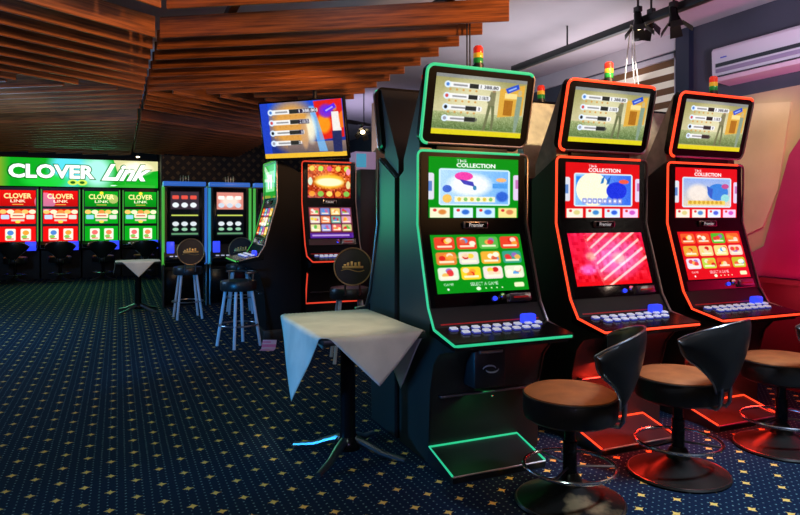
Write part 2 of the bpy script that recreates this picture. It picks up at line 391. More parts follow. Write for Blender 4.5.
def middle_picture(bg, kind):
    c = Canvas(150, 104, bg)
    c.text('THE', .30,.035,.41,.09,W_); c.text('COLLECTION', .30,.095,.73,.165,W_, offset=.035)
    c.rr(-.06,.27,.06,.70,.02,(.85,.86,.9)).rr(.94,.27,1.06,.70,.02,(.88,.80,.92)); c.rect(0,.40,.04,.56,(.35,.5,.75)).rect(.965,.35,1,.5,(.75,.45,.7))
    c.rr(.11,.19,.90,.79,.03,(.82,.93,.98))
    x0,y0,x1,y1 = .13,.215,.88,.765
    if kind == 0:
        c.grad(x0,y0,x1,y1,(.70,.85,.97),(.45,.70,.95),True); c.ell(.45,.45,.28,.22,(.97,.97,.97),.9,soft=.6); c.ell(.38,.31,.10,.07,(.92,.25,.65)); c.poly([(.33,.36),(.48,.40),(.50,.48),(.38,.44)],(.25,.25,.70))
        c.ell(.20,.52,.05,.06,(.25,.4,.8)); c.rect(.70,.42,.87,.5,(.30,.6,.9)); c.ell(.80,.36,.06,.035,(.95,.7,.45)); c.ell(.81,.64,.08,.1,(.15,.35,.8),.9,soft=.5); c.ell(.20,.68,.05,.07,(.95,.75,.35))
        c.ell(.50,.50,.02,.04,(.2,.5,.7)); c.rect(.28,.645,.73,.735,(.97,.95,.80)); 
        for k in range(6): c.ell(.33+.07*k,.69,.022,.032,((.85,.75,.3),(.5,.75,.4))[k%2])
    elif kind == 1:
        c.grad(x0,y0,x1,y1,(.55,.75,.95),(.20,.40,.90),True); c.poly([(.14,.25),(.22,.25),(.2,.45),(.14,.45)],(.15,.5,.9)); c.ell(.36,.48,.22,.30,(.96,.95,.84)); c.ell(.68,.50,.14,.16,(.12,.2,.85)); c.ell(.78,.33,.07,.04,(.95,.35,.25))
        c.poly([(.48,.28),(.52,.22),(.50,.36),(.46,.38)],(.1,.45,.75)).poly([(.55,.30),(.60,.23),(.58,.36),(.54,.4)],(.1,.35,.7))
        for k in range(8): c.rr(.22+.068*k,.64,.28+.068*k,.74,.015,(.55,.58,.85)); c.rect(.235+.068*k,.67,.265+.068*k,.71,(.93,.94,1))
    else:
        c.grad(x0,y0,x1,y1,(.55,.68,.92),(.88,.82,.72)); c.ell(.36,.5,.2,.2,(.94,.90,.85),.9,soft=.6); c.ell(.68,.48,.17,.17,(.10,.50,.85)); c.poly([(.50,.36),(.60,.42),(.58,.62),(.52,.5)],(.05,.35,.75)); c.ell(.80,.36,.06,.05,(.75,.3,.55)); c.ell(.80,.6,.07,.08,(.55,.85,.85))
        c.rect(.2,.655,.8,.735,(.92,.80,.35)); 
        for k in range(8): c.ell(.24+.07*k,.69,.022,.035,(.80,.62,.18))
    c.noise(x0,y0,x1,y1,.03,rng,3)
    tb = [(.95,.93,.80),(.85,.93,1),(.80,.92,.97),(.95,.88,.55)] if kind == 0 else [(.95,.92,.85),(.92,.93,.88),(.86,.92,1),(.97,.82,.95)]
    tm = [(.85,.5,.2),(.15,.4,.8),(.2,.45,.85),(.85,.5,.3)] if kind == 0 else [(.85,.8,.5),(.2,.5,.8),(.15,.35,.85),(.8,.3,.75)]
    for k in range(4):
        x = .02+.25*k; c.rect(x,.83,x+.21,.99,tb[k]); c.ell(x+.13,.90,.05,.05,tm[k],.95,soft=.6); c.ell(x+.05,.87,.02,.025,(.85,.2,.2))
    return c.done()
def lower_picture(bg, kind):
    c = Canvas(150, 104, bg)
    if kind == 1:   # blurred pink reels
        c.grad(0,0,1,1,(.94,.10,.28),(.90,.06,.12)); c.ell(.55,.5,.42,.45,(.97,.40,.72),.95,soft=.9); c.ell(.25,.45,.08,.1,(1,.7,.6),.8,soft=.8); c.ell(.62,.5,.12,.14,(1,.72,.70),.9,soft=.9); c.ell(.18,.7,.12,.12,(1,.45,.85),.8,soft=.8)
        c.ell(.8,.35,.16,.2,(.98,.25,.55),.8,soft=.9); c.ell(.42,.22,.14,.14,(.95,.2,.45),.8,soft=.9); c.noise(0,0,1,1,.05,rng,18); c.rect(0,.93,1,1,(.92,.05,.10)); 
        for k in range(3): c.rect(.05+.32*k,.05,.06+.32*k,.92,(.85,.08,.25),.4)
        return c.done()
    if kind == 0:
        backs = [(.90,.25,.15),(.90,.25,.15),(.35,.72,.28),(.90,.25,.15),(.88,.50,.20),(.88,.86,.82),(.93,.68,.20),(.20,.62,.50),(.90,.92,.84),(.95,.82,.15),(.94,.88,.85),(.90,.92,.80)]
    else:
        backs = [(.92,.35,.15),(.92,.32,.15),(.25,.72,.15),(.92,.40,.15),(.88,.65,.2),(.92,.82,.55),(.93,.85,.5),(.93,.82,.75),(.90,.85,.92),(.70,.85,.25),(.90,.30,.12),(.72,.75,.15)]
    marks = [((1,.85,.7),(.8,.05,.05),(1,.8,.2)),((1,.6,.2),(.85,.1,.1),(.95,.9,.8)),((.9,.2,.2),(.6,.4,.75),(.95,.7,.3)),((1,1,.9),(.3,.6,.9),(.9,.35,.2))]
    for j in range(3):
        for i in range(4): k = j*4+i; x = .035+.24*i; y = .045+.26*j; tile(c,x,y,x+.215,y+.215,backs[k],marks[(k*3+j)%4],.03)
    c.text('SELECT A GAME', .36,.83,.66,.885,W_); c.text('GAME',.08,.83,.18,.87,W_)
    c.rr(.84,.86,.95,.94,.015,(.90,.95,.75)); c.ell(.44,.935,.025,.03,(.9,1,.85)); c.ell(.12,.93,.012,.018,W_)
    for k in range(4): c.ell(.52+.06*k,.935,.008,.012,(.9,1,.8))
    return c.done()
GREEN, RED = (.02,.55,.08), (.86,.06,.08)
PIC_TOP = jackpot_picture(); PIC_TV = jackpot_picture(True)

# ------------------------------------------------------------------ slot machines (tilted monitor cabinets)
DY = -.37
def YZ(y, z): return (y+DY, z)
def slot_machine(name, loc, rot, label, group, W, led, mid, low, top=None, foot_lift=0., door_marks=True, foot_led=None, corner=False, lit_back=True):
    t = empty(name, loc, rot, label, 'slot machine', group)
    h = W/2; hm = h-.014
    foot_led = None if foot_led is False else (foot_led or led)
    # cabinet body: lower box, sloped screen housing, side panels in one shell
    prof = [(.325,.0),(.74,.0),(.74,1.655),(.455,1.80),(.462,1.36),(.318,.885),(.24,.765),(.02,.715),(.03,.690),(.20,.655),(.27,.58),(.315,.42)]
    bm = BM(); prism(bm, prof, lambda y,z: (-h+.006,y+DY,z), lambda y,z: (h-.006,y+DY,z))
    es = [e for e in bm.edges if abs(abs(e.verts[0].co.x)-h+.006)<1e-4 and abs(e.verts[0].co.x-e.verts[1].co.x)<1e-4]
    bmesh.ops.bevel(bm, geom=es, offset=.008, segments=2, affect='EDGES')
    obj('cabinet', bm, M['matte'] if corner else M['side'], t)
    # black bezels round both game screens
    bm = BM()
    bz = [(.455,1.79),(.462,1.36),(.318,.885),(.30,.90),(.44,1.36),(.44,1.775)]
    prof = [(.449,1.795),(.456,1.36),(.312,.885),(.36,.885),(.49,1.36),(.49,1.77)]
    prism(bm, prof, lambda y,z: (-h+.02,y+DY,z), lambda y,z: (h-.02,y+DY,z))
    obj('bezel', bm, M['gloss'], t)
    sw = h-.068
    y = .447+DY
    screen('upper_game_screen', mid, [(-sw,y,1.757),(sw,y,1.757),(sw,y+.004,1.395),(-sw,y+.004,1.395)], t)
    def slope(k, off=0.):  # k=0 at the deck end, 1 at the top of the sloped face
        p = Vector((0,.312,.885)); q = Vector((0,.456,1.36)); d = (q-p).normalized(); n = Vector((0,-d.z,d.y))
        r = p+(q-p)*k+n*off; return r.y+DY, r.z
    a, b = slope(.86,.003), slope(.155,.003)
    screen('lower_game_screen', low, [(-sw,a[0],a[1]),(sw,a[0],a[1]),(sw,b[0],b[1]),(-sw,b[0],b[1])], t)
    # maker's plate between the screens
    bm = BM(); box(bm, (0,.441+DY,1.352), (.17,.02,.042), .006); pl = obj('name_plate', bm, M['rim'], t)
    bm = BM(); box(bm, (0,.4315+DY,1.352), (.15,.006,.032), .001); obj('plate_face', bm, M['gloss'], pl)
    v, tr = text_tris('Premier', 0., .01); lo, hi = v.min(0), v.max(0)
    k = .10/(hi[0]-lo[0]); me = bpy.data.meshes.new('lettering')
    me.from_pydata([((p[0]-(lo[0]+hi[0])/2)*k, .427+DY, 1.352+(p[1]-(lo[1]+hi[1])/2)*k*1.1) for p in v], [], tr.tolist())
    link('lettering', me, pl, (M['textw'],))
    # service strip under the sloped screen: note acceptor, blue key, knob
    n0 = slope(.07,.004); bm = BM(); 
    rotm = Matrix.Rotation(-math.atan2(.144,.475), 3, 'X')
    box(bm, (h-.15,n0[0]-.006,n0[1]), (.15,.03,.05), .006, rotm); ba = obj('note_acceptor', bm, M['dchrome'], t)
    bm = BM(); box(bm, (h-.15,n0[0]-.024,n0[1]+.004), (.10,.008,.010), 0, rotm); obj('note_slot', bm, M['redplate'], ba)
    bm = BM(); lathe(bm, [(.001,.022),(.014,.022),(.018,.012),(.02,0)], 16); bmesh.ops.rotate(bm, cent=(0,0,0), matrix=Matrix.Rotation(PI/2,3,'X'), verts=bm.verts); bmesh.ops.translate(bm, vec=(h-.265,n0[0],n0[1]+.01), verts=bm.verts); obj('knob', bm, M['chrome'], t)
    bm = BM(); lathe(bm, [(.001,.014),(.012,.014),(.014,0)], 16); bmesh.ops.rotate(bm, cent=(0,0,0), matrix=Matrix.Rotation(PI/2,3,'X'), verts=bm.verts); bmesh.ops.translate(bm, vec=(.06,n0[0],n0[1]), verts=bm.verts); obj('key_switch', bm, M['blue'], t)
    q0, q1 = slope(-.0,.002), slope(.135,.002)
    bm = BM(); prism(bm, [q0, q1, slope(.135,-.01), slope(0,-.01)], lambda y,z: (-h+.045,y,z), lambda y,z: (h-.045,y,z)); obj('service_panel', bm, M['mirror'], t)
    # button deck
    bm = BM()
    dp = [(-.002,.742),(.244,.778),(.30,.80),(.30,.74),(.03,.70),(0,.712)]
    prism(bm, dp, lambda y,z: (-h,y+DY,z), lambda y,z: (h,y+DY,z)); dk = obj('button_deck', bm, M['gloss'], t)
    bm = BM(); box(bm, (.0,.262+DY,.792), (W-.10,.008,.014), .002, Matrix.Rotation(R(-20),3,'X')); obj('back_strip', bm, M['redplate'], dk)
    rs = Matrix.Rotation(math.atan2(.036,.246), 3, 'X')
    def deck(x, y, up=0.): return (x, y+DY, .742+.036*y/.246+up)
    bms = BM(); box(bms, (0,0,.004), (.046,.040,.010), .004); 
    bases = bms
    me_b = bpy.data.meshes.new('button'); bmesh.ops.recalc_face_normals(bms, faces=bms.faces[:]); bms.to_mesh(me_b); bms.free(); me_b.materials.append(M['bbase'])
    bms = BM(); box(bms, (0,0,.013), (.040,.034,.010), .003); me_c = bpy.data.meshes.new('button_cap'); bmesh.ops.recalc_face_normals(bms, faces=bms.faces[:]); bms.to_mesh(me_c); bms.free(); me_c.materials.append(M['button'])
    # deeper nesting is not allowed, so each button is one mesh of base + cap
    bmj = BM(); bmj.from_mesh(me_b); nb = len(bmj.faces); bmj.from_mesh(me_c)
    for i, f in enumerate(bmj.faces): f.material_index = 0 if i < nb else 1
    me = bpy.data.meshes.new('button'); bmj.to_mesh(me); bmj.free(); me.materials.append(M['bbase']); me.materials.append(M['button'])
    for row, (yy, n, x0, x1) in enumerate(((.20,9,-h+.10,h-.10),(.135,8,-h+.14,h-.16))):
        for i in range(n):
            o = link('button', me, dk); o.location = deck(x0+(x1-x0)*i/(n-1), yy, .0); o.rotation_euler = (math.atan2(.036,.246),0,0)
    bm = BM(); p = deck(h-.15,.225,.03); box(bm, p, (.09,.05,.055), .012); obj('ticket_lamp', bm, M['blue'], dk)
    # lower door with emblem, lock, ledge
    if door_marks:
        bm = BM(); box(bm, (-.06,.245+DY,.545), (.21,.15,.22), .02); d = obj('coin_door', bm, M['black'], t)
        bm = BM(); box(bm, (-.06,.168+DY,.645), (.15,.02,.022), .004); obj('door_handle', bm, M['dchrome'], d)
        bm = BM()
        for k in range(2):
            s_ = 1 if k else -1
            tube(bm, [(-.06+s_*(.042*math.cos(a_)-.010), .167+DY, .545+s_*.020*math.sin(a_)) for a_ in [PI*(.05+.9*i/10) for i in range(11)]], [.002+.0035*math.sin(PI*i/10) for i in range(11)], 6)
        obj('emblem', bm, M['grey_mark'], d)
    bm = BM(); box(bm, (0,.30+DY,.385), (W-.12,.05,.014), .004); obj('ledge', bm, M['dchrome'] if door_marks else M['black'], t)
    bm = BM(); bmesh.ops.create_uvsphere(bm, u_segments=12, v_segments=8, radius=.009, matrix=Matrix.Translation((.04,.318+DY,.345))); obj('lock', bm, M['chrome'], t)
    # light strip: left edge of the game cabinet, across the top, deck edge; metal trim down the right edge
    X = -h-.002
    path = [(X,.0,.728),(X,.238,.775),(X,.312,.888),(X,.455,1.358),(X,.449,1.76)]
    arc = [(X+.03*(1-math.cos(R(a))), .449, 1.76+.03*math.sin(R(a))) for a in (30,60,90)]
    left = path+arc
    top_ = [(h-.06,.449,1.79)]
    bm = BM()
    front = [(h-.015,-.004,.727),(-h+.015,-.004,.727)]
    pts = [(p[0],p[1]+DY,p[2]) for p in [(h+.0,.02,.731)]+front+left+top_]
    tube(bm, pts, .0075, 8); obj('light_strip', bm, led, t)
    bm = BM(); X = h+.001
    rp = [(h-.06,.449,1.79),(X-.03,.449,1.79),(X-.008,.449,1.782),(X,.449,1.76),(X,.455,1.358),(X,.312,.888),(X,.238,.775),(X,.03,.733)]
    tube(bm, [(p[0],p[1]+DY,p[2]) for p in rp], .008, 8); obj('edge_trim', bm, M['rim'], t)
    # footrest
    if not corner:
        f0, f1 = -h+.004, -h+.59; z0, z1 = .035, .105
        bm = BM(); prism(bm, [(.03,0),(.325,0),(.325,z1),(.03,z0)], lambda y,z: (f0,y+DY,z), lambda y,z: (f1,y+DY,z)); fr = obj('footrest', bm, M['black'], t)
        zz = lambda y_: z0+(z1-z0)*(y_-.03)/.295+.004
        bm = BM(); tube(bm, [(f0,.035+DY,zz(.035)),(f0,.31+DY,zz(.31)),(f1,.31+DY,zz(.31)),(f1,.035+DY,zz(.035))], .006, 6); obj('light_strip', bm, foot_led, fr)
        bm = BM(); tube(bm, [(f0,.03+DY,z0),(f1,.03+DY,z0)], .006, 6); obj('edge_trim', bm, M['rim'], fr)
    elif foot_led:
        bm = BM(); tube(bm, [(-h+.01,.255+DY,.60),(-h+.01,.307+DY,.42),(-h+.01,.313+DY,.27),(h-.01,.313+DY,.27),(h-.01,.307+DY,.42),(h-.01,.255+DY,.60)], .008, 6); obj('lower_light_strip', bm, foot_led, t)
    # monitor on top
    if top is not None:
        p0 = Vector((0,.450,1.835)); p1 = Vector((0,.345,2.275)); d = (p1-p0); L = d.length; d.normalize(); n = Vector((0,-d.z,d.y))
        def mp(x, s, o=0.): q = p0+d*s+n*o; return (x, q.y+DY, q.z)
        out = rrect(-hm,0,hm,L,.045,6)
        bm = BM(); prism(bm, out, lambda a_,b_: mp(a_,b_,0), lambda a_,b_: mp(a_,b_,-.06)); mo = obj('monitor', bm, M['gloss'], t)
        # housing bulge at the back
        bm = BM(); back = [mp(0,.02,-.06),mp(0,L-.02,-.06),mp(0,L-.03,-.085),mp(0,.10,-.12)]
        prism(bm, [(back[0][1],back[0][2]),(.50+DY,1.80),(.73+DY,1.672),(.73+DY,1.76),(back[2][1],back[2][2]),(back[1][1],back[1][2])], lambda y,z: (-hm+.02,y,z), lambda y,z: (hm-.02,y,z)); obj('back_housing', bm, M['monback'] if lit_back else M['black'], mo)
        q0, q1 = .058, L-.045
        screen('jackpot_screen', top, [mp(-hm+.06,q1,.003),mp(hm-.05,q1,.003),mp(hm-.05,q0,.003),mp(-hm+.06,q0,.003)], mo)
        rim_l = [(a_,b_) for a_,b_ in out]
        # bright part: bottom-left corner, left side, top
        n6 = 7; ring = [mp(a_,b_,.0) for a_,b_ in out]   # TR corner 0-6, TL 7-13, BL 14-20, BR 21-27
        bm = BM(); tube(bm, ring[3:21], .0095, 8); obj('light_strip', bm, led, mo)
        bm = BM(); tube(bm, ring[20:28]+ring[0:4], .008, 8); obj('edge_trim', bm, M['rim'], mo)
        bm = BM(); box2(bm, (-.25,.47+DY,1.78), (.25,.52+DY,1.90), .01); obj('monitor_neck', bm, M['black'], t)
        q = mp(0, L, -.03)
        bm = BM(); lathe(bm, [(.034,0),(.034,.02),(.028,.022),(.028,.03)], 20, (-.02,q[1],q[2])); tl = obj('tower_light', bm, M['black'], t)
        z = q[2]+.03
        for mname, hh in (('lens_g',.032),('lens_y',.028),('lens_r',.036)):
            bm = BM(); lathe(bm, [(.028,0),(.029,.004),(.029,hh-.003),(.027,hh)] + ([(.020,hh+.008),(.001,hh+.010)] if mname=='lens_r' else []), 20, (-.02,q[1],z)); obj('lens', bm, M[mname], tl); z += hh
    return t

YF = 2.934
G1 = 'tall slot machines in the right-hand row'
XA, XB, XC = 1.980, 2.970, 3.960
mA = slot_machine('slot_machine', (XA, YF+.37, 0), 0, 'tall slot machine with green light strips and green game screens, nearest the front cloth-covered table', G1, .76, M['green_led'], middle_picture(GREEN,0), lower_picture(GREEN,0), PIC_TOP, lit_back=False)
mB = slot_machine('slot_machine', (XB, YF+.37, 0), 0, 'tall red-edged slot machine with a blurred plain pink lower screen', G1, .76, M['red_led'], middle_picture(RED,1), lower_picture(RED,1), PIC_TOP)
mC = slot_machine('slot_machine', (XC, YF+.40, 0), 0, 'tall red-edged slot machine with rows of game tiles on its red lower screen', G1, .76, M['red_led'], middle_picture(RED,2), lower_picture(RED,2), PIC_TOP)
G2 = 'slot machines standing back to back behind the row'
for src, x, lab in ((mA, XA, 'slot machine turned away, shaded monitor back showing left of the green-edged machine'),
                    (mB, XB, 'slot machine turned away, warmly lit monitor back showing between the green-edged and pink-screened machines'),
                    (mB, XC, 'slot machine turned away, showing in the gap between the two red-edged machines')):
    c = copy_tree(src, skip=('button','knob','key_switch','note_acceptor','coin_door','ledge','lock'))
    c.location = (x, 2*3.705-(YF+.37), 0); c.rotation_euler = (0,0,PI); c['label'] = lab; c['group'] = G2
    if x == XA:
        for mo in c.children:
            for q in mo.children:
                if q.name.startswith('back_housing'): q.data = q.data.copy(); q.data.materials[0] = M['black']  # black colour stands for the back that gets no light

# corner pair by the television
def d_picture(top):
    if top:
        c = Canvas(90, 62, (.72,.16,.06)); c.grad(0,0,1,1,(.85,.35,.08),(.60,.14,.05)); c.noise(0,0,1,1,.12,rng,9)
        c.ell(.5,.5,.42,.26,(1,.78,.2),.95,soft=.6); c.ell(.5,.52,.36,.14,(1,.97,.8),.95,soft=.5)
        for k in range(5): c.ell(.1+.2*k,.12,.06,.08,((.9,.8,.3),(.7,.9,.3),(.9,.3,.5))[k%3]); c.ell(.1+.2*k,.87,.07,.08,((.95,.6,.2),(.5,.75,.3),(.95,.85,.4))[k%3])
        c.ell(.06,.5,.05,.12,(.85,.9,.8)).ell(.94,.2,.05,.1,(1,.6,.7)).ell(.94,.6,.05,.12,(.9,.85,.6))
    else:
        c = Canvas(90, 62, (.35,.10,.16)); 
        bk = [(.85,.4,.35),(.4,.5,.75),(.9,.75,.4),(.6,.4,.7),(.85,.8,.75),(.9,.5,.3),(.4,.65,.6),(.85,.6,.7),(.9,.85,.6),(.6,.6,.85),(.85,.35,.4),(.8,.75,.5)]
        for k in range(12): x=.03+.24*(k%4); y=.04+.26*(k//4); tile(c,x,y,x+.215,y+.22,bk[k],[PALETTE[(k+2)%8],PALETTE[(k+5)%8]],.02)
        c.rect(0,.83,1,1,(.30,.10,.55)); c.rect(.05,.88,.9,.93,(.85,.75,.95),.8)
    return c.done()
def e_picture(top):
    c = Canvas(90, 62, (.05,.45,.12))
    if top:
        c.rect(0,0,1,1,(.08,.6,.15)); c.rr(.1,.2,.9,.8,.03,(.55,.9,.6)); c.rect(.3,.3,.42,.72,W_).rect(.55,.3,.67,.72,W_).rect(.3,.3,.67,.4,W_)
    else:
        c.rect(0,0,1,1,(.10,.12,.10))
        for k in range(12): x=.03+.24*(k%4); y=.04+.3*(k//4); tile(c,x,y,x+.215,y+.26,PALETTE[(k*3)%8],[PALETTE[(k+1)%8],PALETTE[(k+4)%8]],.02)
    return c.done()
PZ = .122
G3 = 'slot machines in the corner under the television'
mD = slot_machine('slot_machine', (2.285, 6.83+.37, PZ), 0, 'red-edged slot machine with orange upper screen, under the right side of the television', G3, .66, M['dred_led'], d_picture(True), d_picture(False), None, door_marks=False, corner=True)
mE = slot_machine('slot_machine', (1.20+.37, 7.60, PZ), R(-90), 'lime-edged slot machine seen from its dark side, screens turned to the left', G3, .72, M['lime_led'], e_picture(True), e_picture(False), None, door_marks=False, corner=True, foot_led=False)
for q in (mD, mE): q.scale = (1,1,1.077)
bm = BM(); box2(bm, (1.955,7.14,0),(2.615,7.575,PZ-.001),.008)
prop(obj('plinth', bm, M['plinth'], None), 'low dark plinth carrying the red-edged machine below the television', 'plinth')
bm = BM(); box2(bm, (1.50,7.24,0),(1.94,7.96,PZ-.001),.008)
prop(obj('plinth', bm, M['plinth'], None), 'low dark plinth carrying the lime-edged machine that faces left', 'plinth')

# television
t = empty('television', (1.82,6.767,2.339), 0, 'wide television with a blue jackpot screen, tilted above the corner slot machines', 'television')
yaw, pit = .789, .213
Rt = Matrix.Rotation(-yaw,3,'Z') @ Matrix.Rotation(pit,3,'X')
t.rotation_euler = Rt.to_euler()
w, hh = 1.05, .65
bm = BM(); box(bm, (0,.03,0), (w,.05,hh), .008); box(bm, (0,.07,0), (w*.6,.05,hh*.6), .015); obj('case', bm, M['gloss'], t)
screen('jackpot_screen', PIC_TV, [(-w/2+.02,.003,hh/2-.02),(w/2-.02,.003,hh/2-.02),(w/2-.02,.003,-hh/2+.03),(-w/2+.02,.003,-hh/2+.03)], t)
bm = BM(); tube(bm, [(0,.10,.0),(0,.20,.06),(0,.30,.10)], .02, 8); obj('bracket', bm, M['black'], t)
pv = Vector(t.location)+Rt@Vector((0,.30,.10))
bm = BM(); inv = Rt.inverted(); L0 = inv@(pv-Vector(t.location)); L1 = inv@(Vector((pv.x,pv.y,3.2))-Vector(t.location))
tube(bm, [L0, L1], .025, 10); obj('ceiling_pole', bm, M['black'], t)

# ------------------------------------------------------------------ slim blue machines by the wallpapered wall
def slim_picture(kind):
    c = Canvas(60, 90, (.03,.04,.06))
    if kind == 0: c.rect(.03,.02,.97,.40,(.20,.16,.20)); cols = [(.85,.30,.25),(.85,.88,.9)]
    else: c.rect(.03,.02,.97,.40,(.80,.50,.45)); c.ell(.5,.22,.4,.14,(1,.85,.8),.9,soft=.7); cols = [(.95,.85,.8),(.75,.8,.85)]
    for k in range(3): c.rr(.08+.3*k,.10,.30+.3*k,.18,.03,cols[0] if kind==0 else (1,.92,.88)); c.ell(.19+.3*k,.31,.11,.055,cols[1])
    c.rect(.05,.52,.95,.55,(.75,.8,.35)); 
    for k in range(3): c.ell(.19+.3*k,.72,.11,.05,(.80,.83,.85)); c.ell(.19+.3*k,.84,.10,.035,(.55,.75,.62))
    c.rect(.05,.92,.95,.96,(.35,.55,.4))
    return c.done()
def slim_machine(x, label, kind):
    t = empty('slot_machine', (x,10.7,0), 0, label, 'slot machine', 'slim blue-lit slot machines by the dotted wall')
    h = .315; D = .3
    bm = BM(); prism(bm, [(-.12,0),(.3,0),(.3,1.9),(-.24,1.9),(-.22,.95),(-.3,.78),(-.30,.70),(-.14,.62)], lambda y,z:(-h+.01,y,z), lambda y,z:(h-.01,y,z)); obj('cabinet', bm, M['black'], t)
    bm = BM(); box2(bm,(-h+.06,-.262,.98),(h-.06,-.215,1.86),.006); obj('bezel', bm, M['gloss'], t)
    screen('game_screen', slim_picture(kind), [(-h+.10,-.267,1.80),(h-.10,-.267,1.80),(h-.10,-.265,1.10),(-h+.10,-.265,1.10)], t, 'screen_far')
    bm = BM(); tube(bm, [(-h,-.255,.66),(-h,-.25,1.0),(-h,-.26,1.86)], .022, 6); obj('light_strip', bm, M['lime_led'] if kind==0 else M['cyan_led'], t)
    bm = BM(); tube(bm, [(h,-.255,.66),(h,-.25,1.0),(h,-.26,1.86)], .022, 6); obj('light_strip', bm, M['blue_led'] if kind==0 else M['lime_led'], t)
    bm = BM(); box2(bm,(-h,-.27,1.88),(h,-.1,1.95),.01); obj('top_light', bm, M['blue_led'], t)
    bm = BM(); box2(bm,(-h+.02,-.38,.72),(h-.02,-.2,.79),.012); dk = obj('button_deck', bm, M['gloss'], t)
    for i in range(6):
        bm = BM(); box(bm,(-.2+.08*i,-.31,.795),(.05,.04,.02),.004); obj('button', bm, M['button'], dk)
    bm = BM(); box2(bm,(-h+.05,-.275,.84),(-h+.16,-.24,1.02),.01); obj('lit_panel', bm, M['blue'], t)
    bm = BM(); box2(bm,(-h+.03,-.15,.03),(h-.03,-.12,.58),.01); obj('lower_door', bm, M['gloss'], t)
    for s_ in (-1,1):
        bm = BM(); tube(bm,[(s_*h,-.28,.02),(s_*h,-.30,.68)],.012,6); obj('side_rail', bm, M['dchrome'], t)
    bm = BM()
    for k in range(4): box(bm,(-.06+.04*k,-.2,1.99),(.012,.01,.1+.03*(k%2)),.002)
    obj('topper', bm, M['dchrome'], t)
slim_machine(.945, 'slim slot machine with dark screen, first one right of the red and green bank', 0)
slim_machine(1.63, 'slim slot machine with pinkish white screen, behind the nearer four-legged stool', 1)
slim_machine(2.33, 'slim slot machine half hidden behind the lime-edged machine facing left', 0)

# ------------------------------------------------------------------ red and green bank with its sign
def bank_picture(part, red):
    bg = (.88,.06,.06) if red else (.03,.62,.10)
    c = Canvas(80, 44, bg)
    if part == 0:
        c.grad(0,0,1,1,bg,tuple(.8*x for x in bg)); c.text('CLOVER',.12,.2,.88,.52,(.98,.92,.6),offset=.03); c.text('LINK',.30,.58,.72,.76,(.98,.95,.8),offset=.02)
        if not red: c.ell(.5,.12,.06,.1,(.95,.9,.2))
        c.rect(.35,.86,.65,.9,(.9,.75,.3))
    elif part == 1:
        for k in range(5): c.ell(.1+.2*k,.2,.1,.14,((.95,.75,.4),(.95,.9,.75),(.9,.55,.25))[k%3])
        c.rr(.30,.30,.70,.62,.04,(.95,.88,.75)); c.rect(.36,.42,.64,.5,(.75,.35,.3)); c.rr(.04,.4,.27,.68,.03,(.75,.82,.92) if red else (.55,.8,.9)); c.rr(.73,.4,.96,.68,.03,(.85,.85,.8)); c.rect(.32,.7,.68,.82,(.85,.75,.7)); c.ell(.5,.86,.07,.09,(.95,.85,.3))
    else:
        for k in range(2):
            x = .16+.42*k; c.rr(x,.16,x+.28,.86,.03,(.93,.93,.85)); c.ell(x+.14,.4,.09,.15,((.3,.5,.8),(.9,.6,.2))[k] if red else ((.9,.4,.4),(.9,.5,.3))[k]); c.ell(x+.1,.65,.08,.1,(.5,.75,.3)); c.rect(x+.05,.74,x+.23,.8,(.85,.3,.25))
    return c.done()
bank_pics = {(p,r): bank_picture(p,r) for p in range(3) for r in (True,False)}
bank_labels = ['red-screened machine at the left end of the wide lit sign', 'red-screened machine standing next to a green-screened one under the wide lit sign',
               'green-screened machine standing next to a red-screened one under the wide lit sign', 'green-screened machine at the right end of the wide lit sign, behind the small far table']
for i in range(4):
    red = i < 2
    t = empty('slot_machine', (-2.02+.835*i,16.6,0), 0, bank_labels[i], 'slot machine', 'bank of red and green machines under the sign')
    h = .40
    bm = BM(); prism(bm, [(-.1,0),(.35,0),(.35,2.06),(-.3,2.06),(-.3,.86),(-.42,.78),(-.42,.70),(-.15,.64)], lambda y,z:(-h,y,z), lambda y,z:(h,y,z)); obj('cabinet', bm, M['black'], t)
    for p,(z1,z0) in enumerate(((1.99,1.64),(1.58,1.25),(1.19,.84))):
        screen('game_screen', bank_pics[(p,red)], [(-h+.055,-.305,z1),(h-.055,-.305,z1),(h-.055,-.305,z0),(-h+.055,-.305,z0)], t, 'screen_far')
    for s_ in (-1,1):
        bm = BM(); tube(bm,[(s_*(h-.02),-.305,.86),(s_*(h-.02),-.305,2.02)],.012,6); obj('light_strip', bm, M['lime_led'], t)
    bm = BM(); box2(bm,(-h+.02,-.48,.72),(h-.02,-.3,.79),.012); dk = obj('button_deck', bm, M['gloss'], t)
    for k in range(6):
        bm = BM(); box(bm,(-.25+.1*k,-.42,.797),(.05,.04,.02),.004); obj('button', bm, M['button'], dk)
    bm = BM(); box2(bm,(h-.24,-.50,.66),(h-.03,-.44,.86),.01); obj('lit_panel', bm, M['blue'], t)
t = empty('lit_sign', (-.855,16.3,2.07), 0, 'wide green lit sign reading CLOVER Link above the far machines', 'sign')
bm = BM(); box2(bm,(-1.74,.0,.0),(1.74,.55,.66),.01); obj('sign_box', bm, M['gloss'], t)
c = Canvas(400, 74, (.03,.58,.10)); 
c.grad(0,0,.12,1,(.90,.55,.15),(.05,.6,.12),True); c.ell(.45,.35,.14,.9,(.35,.80,.92),.9,soft=.7); c.ell(.62,.45,.12,.8,(.75,.93,.98),.8,soft=.8); c.poly([(.72,0),(1,0),(1,.35),(.75,.55)],(.95,.80,.65),.8); c.ell(.86,.3,.12,.3,(1,.92,.85),.9,soft=.8); c.ell(.32,.8,.16,.3,(.1,.75,.2),.9,soft=.7); c.ell(.9,.85,.16,.3,(.06,.62,.12),.9,soft=.6)
c.text('CLOVER',.10,.19,.615,.74,(.02,.36,.08),offset=.07); c.text('CLOVER',.11,.22,.605,.71,W_,offset=.04)
